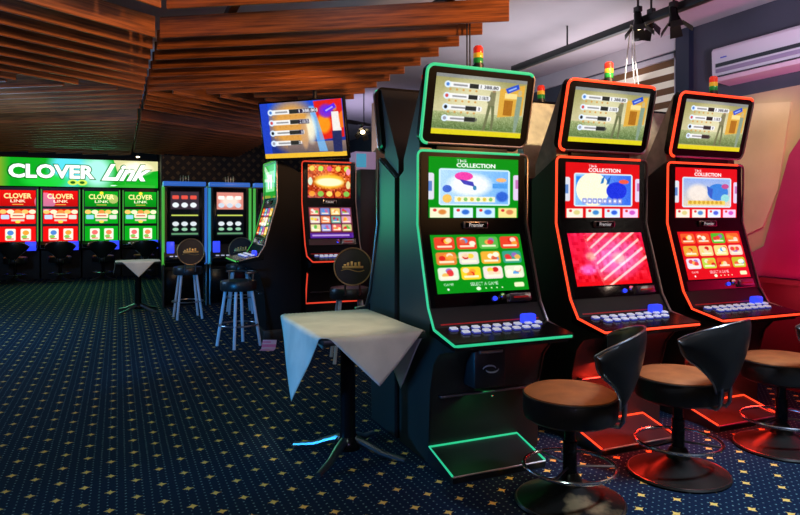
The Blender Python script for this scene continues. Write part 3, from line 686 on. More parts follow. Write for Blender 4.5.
c.text('Link',.635,.12,.965,.78,(.03,.42,.12),shear=.5,offset=.06); c.text('Link',.645,.15,.955,.75,W_,shear=.5,offset=.035)
c.ell(.475,.84,.03,.1,(.75,.85,.3)).ell(.53,.84,.03,.1,(.75,.85,.3)).ell(.475,.84,.015,.05,(.1,.35,.1)).ell(.53,.84,.015,.05,(.1,.35,.1))
screen('sign_face', c, [(-1.72,-.004,.645),(1.72,-.004,.645),(1.72,-.004,.015),(-1.72,-.004,.015)], t, 'signface')

# ------------------------------------------------------------------ stools
def swivel_stool(loc, az, label, group):
    """az: direction (from the seat centre) in which the backrest lies"""
    t = empty('swivel_stool', loc, az, label, 'stool', group)
    bm = BM(); lathe(bm, [(.262,0),(.268,.010),(.262,.018),(.20,.036),(.12,.062),(.065,.092),(.05,.13),(.036,.15)], 56); b = obj('base', bm, M['basemetal'], t)
    bm = BM(); tube(bm, circle(.258,.016,56), .005, 6, True); obj('base_rim', bm, M['dchrome'], b)
    bm = BM(); lathe(bm, [(.034,.14),(.034,.30),(.026,.302),(.026,.41)], 24); obj('column', bm, M['gloss'], t)
    bm = BM(); tube(bm, circle(.222,.18,56), .0095, 10, True); fr = obj('foot_ring', bm, M['chrome'], t)
    for k in range(3):
        a = R(120*k+20); bm = BM(); tube(bm, [(.03*math.cos(a),.03*math.sin(a),.18),(.216*math.cos(a),.216*math.sin(a),.18)], .006, 8); obj('spoke', bm, M['dchrome'], fr)
    bm = BM(); lathe(bm, [(.10,.405),(.20,.41),(.222,.425),(.228,.45),(.228,.515),(.222,.530)], 56); s_ = obj('seat', bm, M['leather'], t)
    bm = BM(); lathe(bm, [(.2225,.5302),(.221,.540),(.20,.553),(.14,.560),(.001,.563)], 56); obj('cushion', bm, M['tan'], s_)  # brown leather as lit from above; the black seat side holds the shade
    bm = BM(); tube(bm, circle(.2245,.531,56), .005, 6, True); obj('seat_piping', bm, M['leather'], s_)
    # wing-shaped wrap-round backrest
    NA, NZ = 44, 12; A = R(62)
    def edge(phi):
        k = abs(phi)/A
        zt = .875-.085*k**2
        zb = .50 if k < .28 else .50+.215*((min(k,1)-.28)/.72)**.7
        s1 = max(0., (k-.86)/.14); m_ = (zt+zb)/2+.03
        return (zt-(zt-m_)*(1-math.sqrt(max(0,1-s1*s1)))), (zb+(m_-zb)*(1-math.sqrt(max(0,1-s1*s1))))
    outer, inner = [], []
    bm = BM()
    for i in range(NA+1):
        phi = -A+2*A*i/NA; zt, zb = edge(phi); ro, ri = [], []
        for j in range(NZ+1):
            s1 = j/NZ; z = zb+(zt-zb)*s1; r = .250+.095*(z-.5)/.37+.012*math.sin(PI*s1)
            bul = .016*math.sqrt(max(0.,math.sin(PI*min(1,max(0,s1)))))+.004
            ro.append(bm.verts.new(((r+bul)*math.cos(phi),(r+bul)*math.sin(phi),z))); ri.append(bm.verts.new(((r-bul)*math.cos(phi),(r-bul)*math.sin(phi),z)))
        outer.append(ro); inner.append(ri)
    for i in range(NA):
        for j in range(NZ):
            bm.faces.new((outer[i][j],outer[i+1][j],outer[i+1][j+1],outer[i][j+1])); bm.faces.new((inner[i][j],inner[i][j+1],inner[i+1][j+1],inner[i+1][j]))
        for j in (0,NZ): bm.faces.new((outer[i][j],inner[i][j],inner[i+1][j],outer[i+1][j]))
    for i in (0,NA):
        for j in range(NZ): bm.faces.new((outer[i][j],outer[i][j+1],inner[i][j+1],inner[i][j]))
    bk = obj('backrest', bm, M['leather'], t, angle=60)
    ring = []
    for i in range(NA+1):
        phi = -A+2*A*i/NA; zt,_ = edge(phi); r = .250+.095*(zt-.5)/.37; ring.append((r*math.cos(phi),r*math.sin(phi),zt+.001))
    for i in range(NA+1):
        phi = A-2*A*i/NA; _,zb = edge(phi); r = .250+.095*(zb-.5)/.37; ring.append((r*math.cos(phi),r*math.sin(phi),zb-.001))
    bm = BM(); tube(bm, ring, .006, 8, True); obj('back_piping', bm, M['dchrome'], bk)
    bm = BM()
    for sy in (-.05,.05): tube(bm, [(.13,sy,.414),(.235,sy,.414),(.252,sy,.44),(.258,sy,.56)], .010, 8)
    obj('back_bracket', bm, M['dchrome'], t)
    return t
G4 = 'swivel stools in front of the right-hand row'
st = swivel_stool((2.03,2.55,0), R(-47), 'round swivel stool with brown cushion in front of the green-lit footrest', G4)
def stool_copy(loc, az, lab, g):
    c = copy_tree(st); c.location = loc; c.rotation_euler = (0,0,az); c['label'] = lab; c['group'] = g
    for q in c.children:
        if q.name.startswith('base'): q.material_slots[0].link = 'OBJECT'; q.material_slots[0].material = M['plainbase']
    return c
stool_copy((2.80,2.60,0), R(-75), 'round swivel stool in front of the pink-screened machine, curved back turned to us', G4)
stool_copy((3.69,2.64,0), R(-70), 'round swivel stool cut by the right edge of the picture', G4)
G5 = 'dark swivel stools along the red and green bank'
for i, lab in enumerate(('dark stool before the left-end red-screened machine', 'dark stool before the red-screened machine next to the green-screened ones', 'dark stool before the green-screened machine next to the red-screened ones', 'dark stool before the right-end green-screened machine, behind the small table')):
    stool_copy((-2.0+.845*i,15.75,0), R(-90+(-6,5,-4,8)[i]), lab, G5)

def bar_stool(loc, az, label, back=True, group='four-legged bar stools with steel legs'):
    t = empty('bar_stool', loc, az, label, 'stool', group)   # back lies toward local -Y
    bm = BM(); lathe(bm, [(.10,.60),(.185,.605),(.195,.62),(.195,.69),(.185,.71),(.10,.722),(.001,.725)], 40); obj('seat', bm, M['leather'], t)
    for sx in (-1,1):
        for sy in (-1,1):
            bm = BM(); tube(bm, [(sx*.165,sy*.165,.0),(sx*.10,sy*.10,.61)], [.017,.017], 10); obj('leg', bm, M['steel_leg'], t)
    bm = BM(); tube(bm, circle(.205,.235,40), .009, 8, True); obj('foot_ring', bm, M['dchrome'], t)
    if back:
        bm = BM()
        # disc with rounded edge, facing -Y
        lathe(bm, [(.001,-.022),(.165,-.022),(.178,-.012),(.180,0),(.178,.012),(.165,.022),(.001,.022)], 40)
        bmesh.ops.rotate(bm, cent=(0,0,0), matrix=Matrix.Rotation(PI/2,3,'X'), verts=bm.verts); bmesh.ops.translate(bm, vec=(0,-.215,.93), verts=bm.verts); b = obj('backrest', bm, M['leather'], t)
        bm = BM(); tube(bm, [(.176*math.cos(2*PI*i/40),-.237,.93+.176*math.sin(2*PI*i/40)) for i in range(40)], .007, 6, True); obj('back_rim', bm, M['brass'], b)
        bm = BM()
        box(bm,(0,-.239,.925),(.20,.006,.022),.002)
        for k,(x,hh) in enumerate(((-.075,.03),(-.045,.045),(-.01,.055),(.025,.045),(.06,.05))): box(bm,(x,-.239,.925+hh/2),(.022,.006,hh),.002)
        tube(bm,[(-.11+.22*i/10,-.239,.895+.012*math.sin(i*PI/5)) for i in range(11)],.004,6)
        obj('emblem', bm, M['gold'], b)
        for sx in (-.07,.07):
            bm = BM(); tube(bm,[(sx,-.10,.64),(sx,-.205,.66),(sx,-.222,.78)],.010,8); obj('back_support', bm, M['dchrome'], t)
    else:
        bm = BM(); tube(bm,[(.19*math.cos(R(a)),.19*math.sin(R(a)),.80) for a in range(-100,101,10)],.010,8); obj('back_rail', bm, M['dchrome'], t)
        for a in (-90,0,90):
            bm = BM(); tube(bm,[(.18*math.cos(R(a)),.18*math.sin(R(a)),.66),(.19*math.cos(R(a)),.19*math.sin(R(a)),.80)],.008,8); obj('back_support', bm, M['dchrome'], t)
    return t
bar_stool((.885,9.35,0), R(4), 'four-legged stool with round back in front of the grey and red slim machine')
bar_stool((1.63,9.55,0), R(-4), 'round-backed stool mostly hidden behind the nearer blue-legged stool')
bar_stool((1.20,7.10,0), R(24), 'nearest low-railed stool with blue-lit steel legs, beside the fallen leaflet', back=False)
bar_stool((2.08,5.97,0), R(-12), 'round-backed stool with gold emblem in front of the red-edged machine under the television')

# ------------------------------------------------------------------ tables and cloths
def pedestal_table(loc, rz, wx, wy, label, H=.775, spread=.36):
    t = empty('pedestal_table', loc, rz, label, 'table')
    bm = BM(); box2(bm,(-wx/2,-wy/2,H-.03),(wx/2,wy/2,H),.006); obj('tabletop', bm, M['black'], t)
    bm = BM(); lathe(bm,[(.055,.10),(.05,.12),(.045,.16),(.045,H-.08),(.05,H-.05),(.12,H-.031)],28); obj('column', bm, M['gloss'], t)
    bm = BM(); lathe(bm,[(.075,.045),(.08,.07),(.07,.10),(.055,.12)],28); obj('hub', bm, M['gloss'], t)
    for k in range(4):
        a = R(45+90*k); ca, sa = math.cos(a), math.sin(a)
        bm = BM(); tube(bm,[(.05*ca,.05*sa,.10),(.13*ca,.13*sa,.075),(.22*ca,.22*sa,.04),(spread*ca,spread*sa,.018)],[.026,.024,.020,.016],10); obj('leg', bm, M['dchrome'], t)
    return t
def table_cloth(loc, rz, wx, wy, half, label, H=.776):
    """square cloth laid corner-out: |x|+|y| <= half, corners hang over the edges"""
    n = 60; g = {}; vs = []; fs = []
    ex, ey = wx/2+.006, wy/2+.006
    def fold(x, y):
        z = H+.004; ox, oy = x, y
        hx = abs(x)-ex; hy = abs(y)-ey
        if hx > 0: ox = math.copysign(ex+.004+.012*math.sin(6*y+1.3)*min(1,hx/.2)+hx*.06, x); z -= hx
        if hy > 0: oy = math.copysign(ey+.004+.012*math.sin(7*x+.4)*min(1,hy/.15)+hy*.10, y); z -= hy
        if hx <= 0 and hy <= 0: z += .0025*math.sin(9*x+2*y)*math.sin(7*y)+.003
        return (ox, oy, z)
    # grid aligned with the axes of the table, rotated 45 degrees
    k = half/math.sqrt(2)
    for i in range(n+1):
        for j in range(n+1):
            a = -k+2*k*i/n; b = -k+2*k*j/n
            x = (a-b)/math.sqrt(2); y = (a+b)/math.sqrt(2)
            vs.append(fold(x,y))
    for i in range(n):
        for j in range(n): q = i*(n+1)+j; fs.append((q,q+n+1,q+n+2,q+1))
    me = bpy.data.meshes.new('tablecloth'); me.from_pydata(vs,[],fs)
    for p in me.polygons: p.use_smooth = True
    o = link('tablecloth', me, None, (M['cloth'],)); o.location = loc; o.rotation_euler = (0,0,rz)
    sm = o.modifiers.new('thick','SOLIDIFY'); sm.thickness = .002; sm.offset = 1
    return prop(o, label, 'tablecloth')
pedestal_table((1.235,3.575,0), 0, .58, .92, 'pedestal table with dark column, in front beside the green-edged machine')
table_cloth((1.235,3.575,0), 0, .58, .92, .72, 'pale cloth with pointed hanging corners on the front pedestal table')
pedestal_table((.27,10.25,0), 0, .60, .56, 'small far pedestal table before the red and green bank', H=.745)
table_cloth((.27,10.25,0), 0, .60, .56, .50, 'whitish cloth on the small far table before the bank', H=.746)

# leaflet on the carpet: a folded sheet, one half standing open
M['paper2'] = mat('printed_paper_pink', (.72,.22,.50), .6)
bm = BM()
def sheet(p0, p1, w):   # p0->p1 in local y/z, w across; printed patches are faces of their own
    n, k = 6, 5
    g = [[bm.verts.new((-w/2+w*j/k, p0[0]+(p1[0]-p0[0])*i/n, p0[1]+(p1[1]-p0[1])*i/n)) for j in range(k+1)] for i in range(n+1)]
    for i in range(n):
        for j in range(k):
            f = bm.faces.new((g[i][j],g[i][j+1],g[i+1][j+1],g[i+1][j])); f.material_index = 1 if (1 <= i <= 2 or (i == 4 and j < 3)) else 0
sheet((-.10,.004),(0,.004),.15); sheet((0,.004),(.07,.085),.15)
o = obj('leaflet', bm, (M['paper'], M['paper2']), None, False); o.location = (1.455,6.78,.002); o.rotation_euler = (0,0,R(-25))
sm = o.modifiers.new('t','SOLIDIFY'); sm.thickness = .001
prop(o, 'pink and white folded leaflet lying on the carpet beside a stool leg', 'leaflet')

# ------------------------------------------------------------------ room
ZC = 3.2
def struct(name, bm, m, label=None):
    o = obj(name, bm, m, None, smooth=False); return prop(o, label, None, None, 'structure')
bm = BM(); box2(bm,(-6,-4,-.1),(5.3,17.4,0)); struct('floor', bm, M['carpet'], 'dark blue carpet with gold stars and rows of pale dots')
bm = BM(); box2(bm,(-6,-4,ZC),(5.3,17.4,ZC+.1)); struct('ceiling', bm, M['ceiling'], 'pale lilac-grey ceiling')
bm = BM(); box2(bm,(-6,17.2,0),(5.2,17.4,ZC)); box2(bm,(.90,15.6,0),(.93,17.2,ZC)); struct('wall_back', bm, M['darkwall'], 'dark wall behind the red and green bank')
bm = BM(); box2(bm,(.93,15.6,0),(5.0,15.75,ZC)); struct('wall_far', bm, M['wallpaper'], 'dark wall with dotted brown wallpaper behind the slim machines')
bm = BM(); box2(bm,(-6.1,-4,0),(-6,17.4,ZC)); struct('wall_left', bm, M['darkwall'])
bm = BM(); box2(bm,(-6,-4.1,0),(5.3,-4,ZC)); struct('wall_rear', bm, M['darkwall'])
# right wall with two window openings
XW = 5.0
wins = [(4.66,6.30,1.0,3.02), (1.0,1.83,1.92,2.75)]
bm = BM()
ys = [-4, wins[1][0], wins[1][1], wins[0][0], wins[0][1], 17.2]
for i in range(5):
    a, b = ys[i], ys[i+1]
    w = [q for q in wins if abs(q[0]-a) < 1e-6]
    if w: box2(bm,(XW,a,0),(XW+.2,b,w[0][2])); box2(bm,(XW,a,w[0][3]),(XW+.2,b,ZC))
    else: box2(bm,(XW,a,0),(XW+.2,b,ZC))
struct('wall_right', bm, M['bluewall'], 'slate blue wall on the right with the air conditioner')
def blind_mat(es, pitch, duty):
    m = mat('banded_blind', (.6,.55,.45), .8); nt = m.node_tree; N = nt.nodes; b = N['Principled BSDF']
    g = N.new('ShaderNodeNewGeometry'); sp = N.new('ShaderNodeSeparateXYZ'); nt.links.new(g.outputs['Position'], sp.inputs[0])
    k = (NX(nt, sp.outputs[2])*(1/pitch)).fract().lt(duty)
    mx = N.new('ShaderNodeMix'); mx.data_type = 'RGBA'; nt.links.new(k.o, mx.inputs[0]); mx.inputs[6].default_value = (.22,.10,.035,1); mx.inputs[7].default_value = (.72,.66,.55,1)
    nt.links.new(mx.outputs[2], b.inputs['Base Color'])
    b.inputs['Emission Color'].default_value = (1,.9,.75,1)
    b.inputs['Emission Strength'].default_value = 0
    e = k*es + es*.04
    nt.links.new(e.o, b.inputs['Emission Strength'])
    return m
for i, (y0,y1,z0,z1) in enumerate(wins):
    t = empty('window_%d' % (i+1), (XW+.06,(y0+y1)/2,z0), 0); prop(t, None, None, None, 'structure')
    ly, lz = (y1-y0)/2, z1-z0
    bm = BM()
    for s_ in (-1,1): box2(bm,(-.04,s_*ly-.0,0),(.04,s_*(ly-.05),lz))
    box2(bm,(-.04,-ly,0),(.04,ly,.05)); box2(bm,(-.04,-ly,lz-.05),(.04,ly,lz)); f = obj('window_frame', bm, M['white'], t, False)
    bm = BM(); box2(bm,(.0,-ly+.05,.05),(.02,ly-.05,lz-.05)); obj('blind', bm, blind_mat(*((.28,.135,.5) if i == 0 else (8.,.105,.27))), t, False)
# pilaster, ledge, wainscot and panels shaped as light on the right wall
bm = BM(); box2(bm,(XW-.06,4.46,0),(XW,4.62,ZC)); struct('trim_1', bm, M['navy'], 'navy pilaster between window and air conditioner')
bm = BM(); box2(bm,(XW-.025,4.63,3.03),(XW-.001,8.0,ZC-.001)); struct('trim_4', bm, M['ceiling'], 'pale strip of wall above the window')
def painted_light_panel(name, poly, x0, x1, m):
    k = 5.0/4.85
    poly = [(max(y*k,1.85), 1.4+(z-1.4)*k) for y,z in poly]
    bm = BM(); prism(bm, poly, lambda y,z:(x0,y,z), lambda y,z:(x1,y,z)); return bm
be = [(4.27,.92),(3.80,.92),(3.737,1.083),(3.584,1.165),(3.37,1.884),(3.27,2.02),(2.7,2.42),(4.27,2.42)]
o = obj('painted_light_panel', painted_light_panel('', be, XW-.03, XW-.001, None), M['beige2'], None, False); prop(o, None, None, None, 'structure')  # beige shape paints the warm light cone on the wall
be2 = [(4.27,1.20),(3.83,1.22),(3.60,1.32),(3.47,1.62),(3.36,2.30),(4.27,2.40)]
ob = obj('painted_light_facet', painted_light_panel('', be2, XW-.045, XW-.031, None), M['beige'], o, False)  # brighter facet of the same painted light cone
mg = [(3.80,.92),(3.737,1.083),(3.584,1.165),(3.37,1.884),(3.27,2.02),(2.7,2.42),(1.6,2.42),(1.6,.92)]
o = obj('painted_light_panel', painted_light_panel('', mg, XW-.055, XW-.001, None), M['magenta'], None, False); prop(o, None, None, None, 'structure')  # magenta light on the wall put into colour, cut along the cone's edge
bm = BM(); box2(bm,(XW-.12,1.85,.86),(XW,4.41,.90)); struct('trim_2', bm, M['burg'], 'dark ledge under the magenta-lit part of the wall')
bm = BM(); box2(bm,(XW-.03,1.85,0),(XW-.001,4.41,.86)); struct('wainscot', bm, M['burg'])
# tan pillar far behind, seen beside the corner machines
bm = BM(); box2(bm,(3.68,9.3,0),(3.9,9.5,ZC)); struct('trim_3', bm, M['tanwall'], 'tan pillar far behind the corner machines')

# slatted ceiling rafts: four panels of long boards meeting in a diamond
XS, YB, XE, XL, TN = .28, 7.6, 2.56, -5.2, .6745
PITCH, ZS, BH, BT = .385, 2.80, .165, .022
def board(parent, p, q):
    p = Vector((p[0],p[1],0)); q = Vector((q[0],q[1],0)); d = q-p; L = d.length
    if L < .15: return
    bm = BM(); box(bm,(0,0,0),(L,BT,BH),.004,None,1)
    o = obj('board', bm, M['wood'], parent, False)
    o.location = ((p.x+q.x)/2,(p.y+q.y)/2,ZS+BH/2); o.rotation_euler = (0,0,math.atan2(d.y,d.x))
G6 = 'wooden slat rafts hung under the ceiling'
rafts = [empty('slat_raft', (0,0,0), 0, lab, 'ceiling raft', G6) for lab in (
    'slatted wood raft at upper left, boards sloping down to the right',
    'slatted wood raft with stepped board ends beside the pale ceiling',
    'slatted wood raft above the lit sign, greenish and closely stacked',
    'slatted wood raft over the slim machines and behind the television')]
for k in range(-9, 20):
    y = 5.356+PITCH*k
    if k == -1: continue           # one board is missing, the ceiling shows through
    # near left: rises toward the seam
    x1, y1 = XS-.02, y
    if y > YB+.1: x1 = XS-(y-YB)/TN
    x0 = XL; y0 = y-(XS-XL)*TN
    if y0 < -1.5: x0 = XS-(y+1.5)/TN; y0 = -1.5
    if x1 > x0+.2: board(rafts[0], (x0,y0), (x1, y if y <= YB+.1 else YB))
    # near right: falls away from the seam to the stepped edge
    ye = 3.89+.367*k; tn = (y-ye)/(XE-XS); ys_ = y; xs_ = XS+.02
    if y > YB+.1: xs_ = XS+(y-YB)/tn; ys_ = YB
    if xs_ < XE-.2 and ye > 1.2: board(rafts[1], (xs_,ys_), (XE,ye))
for k in range(-9, 26):
    y = YB+.28+PITCH*.92*k
    if 9.0 < y < 9.75: continue
    # far left: falls toward the seam
    x1 = XS-.02; y1 = y
    if y < YB+.12: x1 = XS-(YB+.12-y)/TN; y1 = YB+.12
    x0 = XL; y0 = y+(XS-XL)*TN
    if y0 > 16.0: x0 = XS-(16.0-y)/TN; y0 = 16.0
    if x1 > x0+.2: board(rafts[2], (x0,y0), (x1,y1))
    # far right: rises from the seam
    xs_ = XS+.02; ys_ = y
    if y < YB+.12: xs_ = XS+(YB+.12-y)/TN; ys_ = YB+.12
    xe, ye = XE, ys_+(XE-xs_)*TN
    if ye > 15.4: xe = xs_+(15.4-ys_)/TN; ye = 15.4
    if xe > xs_+.2: board(rafts[3], (xs_,ys_), (xe,ye))
for r, (a, b) in zip(rafts, (((-4.6,.1),(.1,7.5)),((.5,2.5),(.1,7.5)),((-4.6,.1),(7.9,15.8)),((.5,2.4),(7.9,15.2)))):
    bm = BM()
    for x in (a[0]+.3, a[1]-.3):
        box2(bm,(x-.03,b[0] if b[0]>1 else 2.0,ZS+BH+.002),(x+.03,b[1],ZS+BH+.06))
        for y in (max(2.2,b[0]+.4), b[1]-.4): tube(bm, [(x,y,ZS+BH+.05),(x,y,ZC)], .008, 6)
    obj('bearer', bm, M['black'], r, False)

# track with spotlights
TX, TZ = 3.87, 2.95
t = empty('track_light_rail', (TX,0,TZ), 0, 'black lighting rail hung below the pale ceiling above the right-hand row', 'lighting rail')
bm = BM(); box2(bm,(-.03,1.5,-.0),(.03,5.8,.06),.004); obj('rail', bm, M['black'], t)
bm = BM(); box2(bm,(.031,1.5,.005),(.045,5.8,.05)); obj('side_strip', bm, M['beige2'], t)
for y in (2.4,4.9): 
    bm = BM(); tube(bm,[(0,y,.06),(0,y,ZC-TZ)],.008,8); obj('hanger', bm, M['black'], t)
def spot(loc, label, aim, r=.05):
    t = empty('spotlight', loc, 0, label, 'spotlight', 'black spotlights on the ceiling rails')
    d = (Vector(aim)-Vector(loc)).normalized(); q = Vector((0,0,-1)).rotation_difference(d).to_matrix().to_4x4()
    bm = BM(); lathe(bm,[(.001,.05),(r*.5,.05),(r*.6,.03),(r*.65,-.02),(r*1.0,-.075),(r*1.05,-.08)],24)
    mo = Matrix.Translation((0,0,-.09))@q; bmesh.ops.transform(bm, matrix=mo, verts=bm.verts); b = obj('lamp_head', bm, M['gloss'], t)
    bm = BM(); lathe(bm,[(.001,-.098),(r*.4,-.094),(r*.7,-.080),(r*.75,-.05)],20); bmesh.ops.transform(bm, matrix=mo, verts=bm.verts); obj('bulb', bm, M['warmlamp'], b)
    bm = BM(); 
    for k in range(4):
        a = R(45+90*k); ca, sa = math.cos(a), math.sin(a)
        A_ = Vector((r*ca,r*sa,-.078)); T_ = Vector((-sa,ca,0))*r*.75; O_ = Vector((ca*.06,sa*.06,-.07))
        f_ = [bm.verts.new(mo@(A_-T_)),bm.verts.new(mo@(A_+T_)),bm.verts.new(mo@(A_+T_*1.2+O_)),bm.verts.new(mo@(A_-T_*1.2+O_))]; bm.faces.new(f_)
    bo = obj('barn_door', bm, M['black'], t, False); sm = bo.modifiers.new('t','SOLIDIFY'); sm.thickness = .003
    bm = BM(); box2(bm,(-.02,-.03,-.045),(.02,.03,-.001),.004); tube(bm,[(0,0,-.04),(0,0,-.09)],.008,8); 
    if loc[2] > 3: tube(bm,[(0,0,-.02),(0,0,ZC-loc[2])],.009,8)
    obj('mount', bm, M['black'], t)
    return t
spot((TX-.07,3.93,TZ+.13), 'black spotlight with white cables hanging from it', (3.70,3.5,.5))
spot((TX-.07,3.57,TZ+.06), 'black spotlight to the right of the cabled one, nearer the air conditioner', (3.85,3.1,.5))
spot((TX+.09,3.95,TZ+.14), 'small black spotlight turned away behind the cabled one on the rail', (4.8,5.2,2.6), .04)
bm = BM()
for k,(x,y,z) in enumerate(((3.84,3.99,2.10),(3.93,3.96,2.20),(3.97,4.02,2.28))):
    x0, y0 = TX-.045+.014*(k-1), 4.02; dx = (-.085,.035,.075)[k]
    tube(bm,[(x0,y0,TZ+.01),(x0+dx*.35,y0+.01,TZ-.25),(x0+dx*.8,y0+.0,TZ-.5),(x0+dx,y0,TZ-.70)],.0055,6)
prop(obj('hanging_cable', bm, M['white_cable']), 'bunch of bright white cables hanging from a spotlight behind the pink-screened machine', 'cable')
bm = BM(); tube(bm,[(2.42,4.25,ZC),(2.42,4.25,2.6),(2.43,4.24,2.0)],.006,6); tube(bm,[(2.445,4.25,ZC),(2.445,4.25,2.6),(2.45,4.24,2.0)],.006,6)
prop(obj('hanging_cable', bm, M['black']), 'thin black cable pair dropping beside the stepped slat ends', 'cable')
# far rail behind the television
t = empty('track_light_rail', (3.0,8.6,2.72), R(-62), 'short dark lighting rail far behind, right of the television', 'lighting rail')
bm = BM(); box2(bm,(-.03,-.42,0),(.03,.42,.05),.004); obj('rail', bm, M['black'], t)
bm = BM(); 
for y in (-.3,.3): tube(bm,[(0,y,.05),(0,y,ZC-2.72)],.008,8)
obj('hanger', bm, M['black'], t)
spot((2.80,8.40,2.74), 'left one of two small spotlights far behind the television', (2.0,6.5,1.0))
spot((3.18,8.58,2.74), 'right one of two small spotlights far behind the television', (2.6,6.5,1.0))

# air conditioner
t = empty('air_conditioner', (XW,3.45,2.57), 0, 'white wall air conditioner with dark vent slot, high on the right wall', 'air conditioner')
bm = BM(); prism(bm,[(0,0),(-.17,.02),(-.21,.07),(-.22,.28),(-.20,.305),(0,.305)], lambda x,z:(x,-.62,z), lambda x,z:(x,.62,z)); obj('housing', bm, M['white'], t)
bm = BM(); box2(bm,(-.226,-.60,.135),(-.214,.575,.165)); obj('intake_slot', bm, M['vent'], t)
bm = BM(); box2(bm,(-.224,-.6,.085),(-.213,.575,.118),.002); obj('intake_grille', bm, mat('lilac_grille',(.30,.25,.38),.5), t)
bm = BM(); box2(bm,(-.223,-.615,.05),(-.20,.60,.058)); obj('seam', bm, M['vent'], t)
bm = BM(); box2(bm,(-.221,.47,.205),(-.217,.53,.216)); obj('badge', bm, M['bbase'], t)
# dark cabinet with a lit box on it, far behind
t = empty('tall_cabinet', (3.42,9.0,0), R(-4), 'tall dark cabinet with pale lilac and blue box on top, right of the corner machines', 'cabinet')
bm = BM(); box2(bm,(-.17,-.2,0),(.17,.25,2.1),.01); obj('body', bm, M['black'], t)
bm = BM(); box2(bm,(-.24,-.16,2.1),(.08,.15,2.36),.01); lb = obj('light_box', bm, mat('lilac_box',(.45,.36,.5),.5,emit=(.6,.4,.7),es=.25), t)
bm = BM(); box2(bm,(-.22,-.166,2.13),(-.07,-.158,2.33)); obj('blue_panel', bm, M['cyan_led'], lb)
# small lamps on the far ceiling
bm = BM(); lathe(bm,[(.001,0),(.03,0),(.036,.012),(.036,.024)],20); o = obj('ceiling_lamp', bm, M['warmlamp']); o.location = (.40,15.4,2.72); prop(o, 'tiny warm lamp under the slats above the right end of the lit sign', 'lamp')
bm = BM(); tube(bm,[(.40,15.4,2.74),(.40,15.4,ZC)],.01,6); 
o2 = obj('lamp_stem', bm, M['black'], o); o2.matrix_parent_inverse = Matrix.Translation((-.40,-15.4,-2.72))

# ------------------------------------------------------------------ lights
def light(kind, name, loc, power, color, size=.1, aim=None, spot=None, blend=.5, sy=None):
    l = bpy.data.lights.new(name, kind); l.energy = power; l.color = color
    if kind == 'AREA':
        l.size = size
        if sy: l.shape = 'RECTANGLE'; l.size_y = sy
    else: l.shadow_soft_size = size
    if kind == 'SPOT': l.spot_size = R(spot); l.spot_blend = blend
    o = bpy.data.objects.new(name, l); COL.objects.link(o); o.location = loc
    if aim: o.rotation_euler = (Vector(aim)-Vector(loc)).to_track_quat('-Z','Y').to_euler()
    return o
WARM = (1,.52,.20)
# warm light thrown up on the slats from above the machine row
light('SPOT','slat_wash',(3.2,1.2,2.5),520,(1,.48,.17),.12,(.3,6.4,3.0),62,.6)
light('SPOT','slat_wash',(1.9,.6,2.35),330,(1,.46,.15),.12,(-1.0,5.2,2.95),50,.8)
light('SPOT','slat_wash',(1.9,5.6,2.2),75,(1,.5,.22),.1,(1.2,8.6,2.85),100,.8)
light('SPOT','slat_wash',(-.2,1.0,2.2),95,(1,.6,.30),.2,(-1.2,5.0,2.9),90,.8)
# warm downlights over the stools and the rear monitors
light('SPOT','stool_light',(2.0,2.2,3.1),70,WARM,.05,(2.06,2.55,.5),17,.5)
light('SPOT','stool_light',(2.7,2.25,3.1),60,WARM,.05,(2.76,2.62,.5),17,.5)
light('SPOT','stool_light',(3.6,2.25,3.1),50,WARM,.05,(3.66,2.65,.5),17,.5)
light('SPOT','panel_light',(2.75,2.2,3.12),300,(1,.78,.48),.04,(2.85,3.95,2.02),20,.5)
light('SPOT','panel_light',(3.80,2.3,3.12),40,(1,.78,.48),.04,(3.75,3.95,2.0),20,.5)
light('SPOT','panel_light',(3.95,2.9,2.85),85,(1,.80,.50),.05,(4.97,3.9,1.75),46,.6)
light('SPOT','track_spot',(TX-.075,3.90,TZ-.06),38,(1,.95,.85),.02,(TX-.05,4.02,2.45),40,.6)
# ceiling bounce on the right
light('AREA','ceiling_wash',(3.9,5.2,2.5),17,(1.,.93,1.),1.8,(3.7,5.4,3.2))
light('AREA','ceiling_wash',(3.0,1.8,2.6),10,(.95,.82,1.),1.2,(3.0,2.2,3.2))
light('AREA','ceiling_wash',(3.6,9.5,2.4),16,(.75,.65,1.),1.5,(3.6,9.8,3.2))
light('SPOT','ac_light',(3.6,2.6,2.4),75,(.9,.75,1.),.1,(4.8,3.5,2.8),50,.6)
# magenta wash on the right wall
light('AREA','magenta_wash',(4.45,2.7,1.0),17,(1,.05,.35),.4,(5.0,2.8,1.5))
light('POINT','red_wash',(4.55,3.6,.75),5,(1,.05,.08),.1)
# unseen lamps added to boost the strips' red and green glow
for x in (XB, XC):
    light('AREA','foot_glow',(x-.10,3.10,.42),11.0,(1,.03,.015),.3,(x-.08,3.3,.0))
light('AREA','foot_glow',(XA-.1,3.1,.32),.25,(.05,1,.25),.3,(XA,3.2,.08))
light('AREA','side_fill',(.9,5.4,1.5),3.2,(.03,1,.42),.5,(1.6,3.7,1.2))  # unseen green lamp added to tint the cabinet side
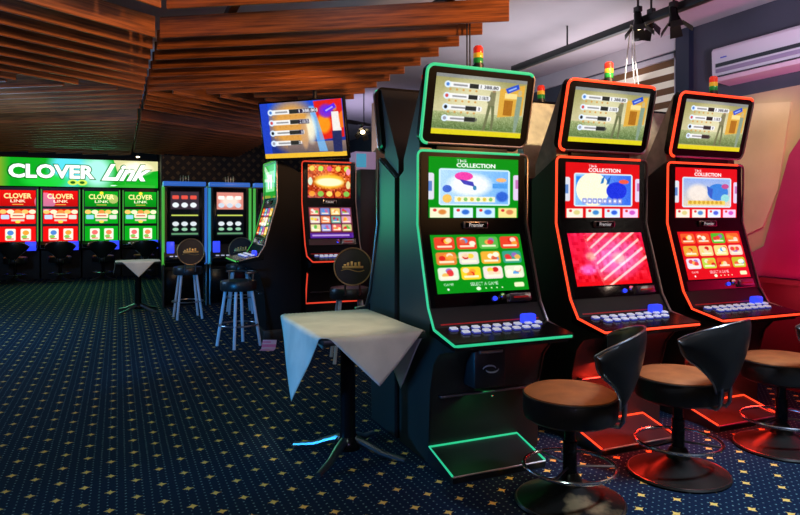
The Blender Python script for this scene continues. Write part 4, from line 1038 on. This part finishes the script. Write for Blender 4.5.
# blue from the left, green from the bank
light('SPOT','blue_wash',(-3.6,3.4,.72),620,(.03,.36,1.),.2,(.9,3.6,.5),22,.8)
light('SPOT','blue_wash',(-1.3,4.0,.7),420,(.03,.36,1.),.2,(1.15,8.0,.45),30,.8)
light('SPOT','blue_wash',(.3,-.6,1.6),80,(.5,.42,1.),.2,(1.3,3.0,.6),26,.8)
light('POINT','raft_fill',(-2.2,8.6,1.9),150,(.25,.55,1.),.3)  # unseen blue lamp added to tint the far left slats
light('AREA','raft_gap_fill',(1.2,4.1,3.02),7,(.30,.6,1.),.9,(1.2,4.1,3.2))  # added blue area lamp above the slats, tints the ceiling in the gap
light('AREA','raft_gap_fill',(-.5,4.4,3.02),5,(.20,.5,1.),.9,(-.5,4.4,3.2))  # second added lamp, for the gap at the left
light('SPOT','table_light',(.3,9.3,2.7),50,(1,.9,.8),.06,(.27,10.2,.75),24,.5)
light('AREA','green_wash',(-.8,15.0,2.2),26,(.12,1,.5),1.5,(-.8,11.0,.6))
light('SPOT','table_light',(.9,2.4,3.1),125,(1,.92,.62),.08,(1.15,3.55,.78),20,.6)  # unseen warm spot added to brighten the front cloth
light('SPOT','carpet_light',(-.2,.8,3.1),120,(.75,1.,.9),.3,(-.8,5.0,0),110,.9)
light('SPOT','carpet_light',(3.3,1.2,3.1),560,(.55,.75,1.),.2,(3.0,1.9,0),62,.8)
light('AREA','room_fill',(.5,-2.5,2.7),9,(1,.85,.75),2.5,(1.5,4,1.0))

wd = bpy.data.worlds.new('World'); S.world = wd; wd.use_nodes = True
wd.node_tree.nodes['Background'].inputs[0].default_value = (.6,.7,1,1); wd.node_tree.nodes['Background'].inputs[1].default_value = .02

# ------------------------------------------------------------------ camera
cam = bpy.data.cameras.new('Camera'); co = bpy.data.objects.new('Camera', cam); COL.objects.link(co)
cam.sensor_width = 36; cam.lens = 36*642/800; cam.shift_y = -(257.5-217)/800; cam.clip_start = .05; cam.clip_end = 100
co.location = (0,0,1.4); co.rotation_euler = (R(90),0,R(-23.7)); S.camera = co
S.view_settings.view_transform = 'Standard'; S.view_settings.look = 'None'; S.view_settings.exposure = 0; S.view_settings.gamma = 1
S.view_settings.use_curve_mapping = False
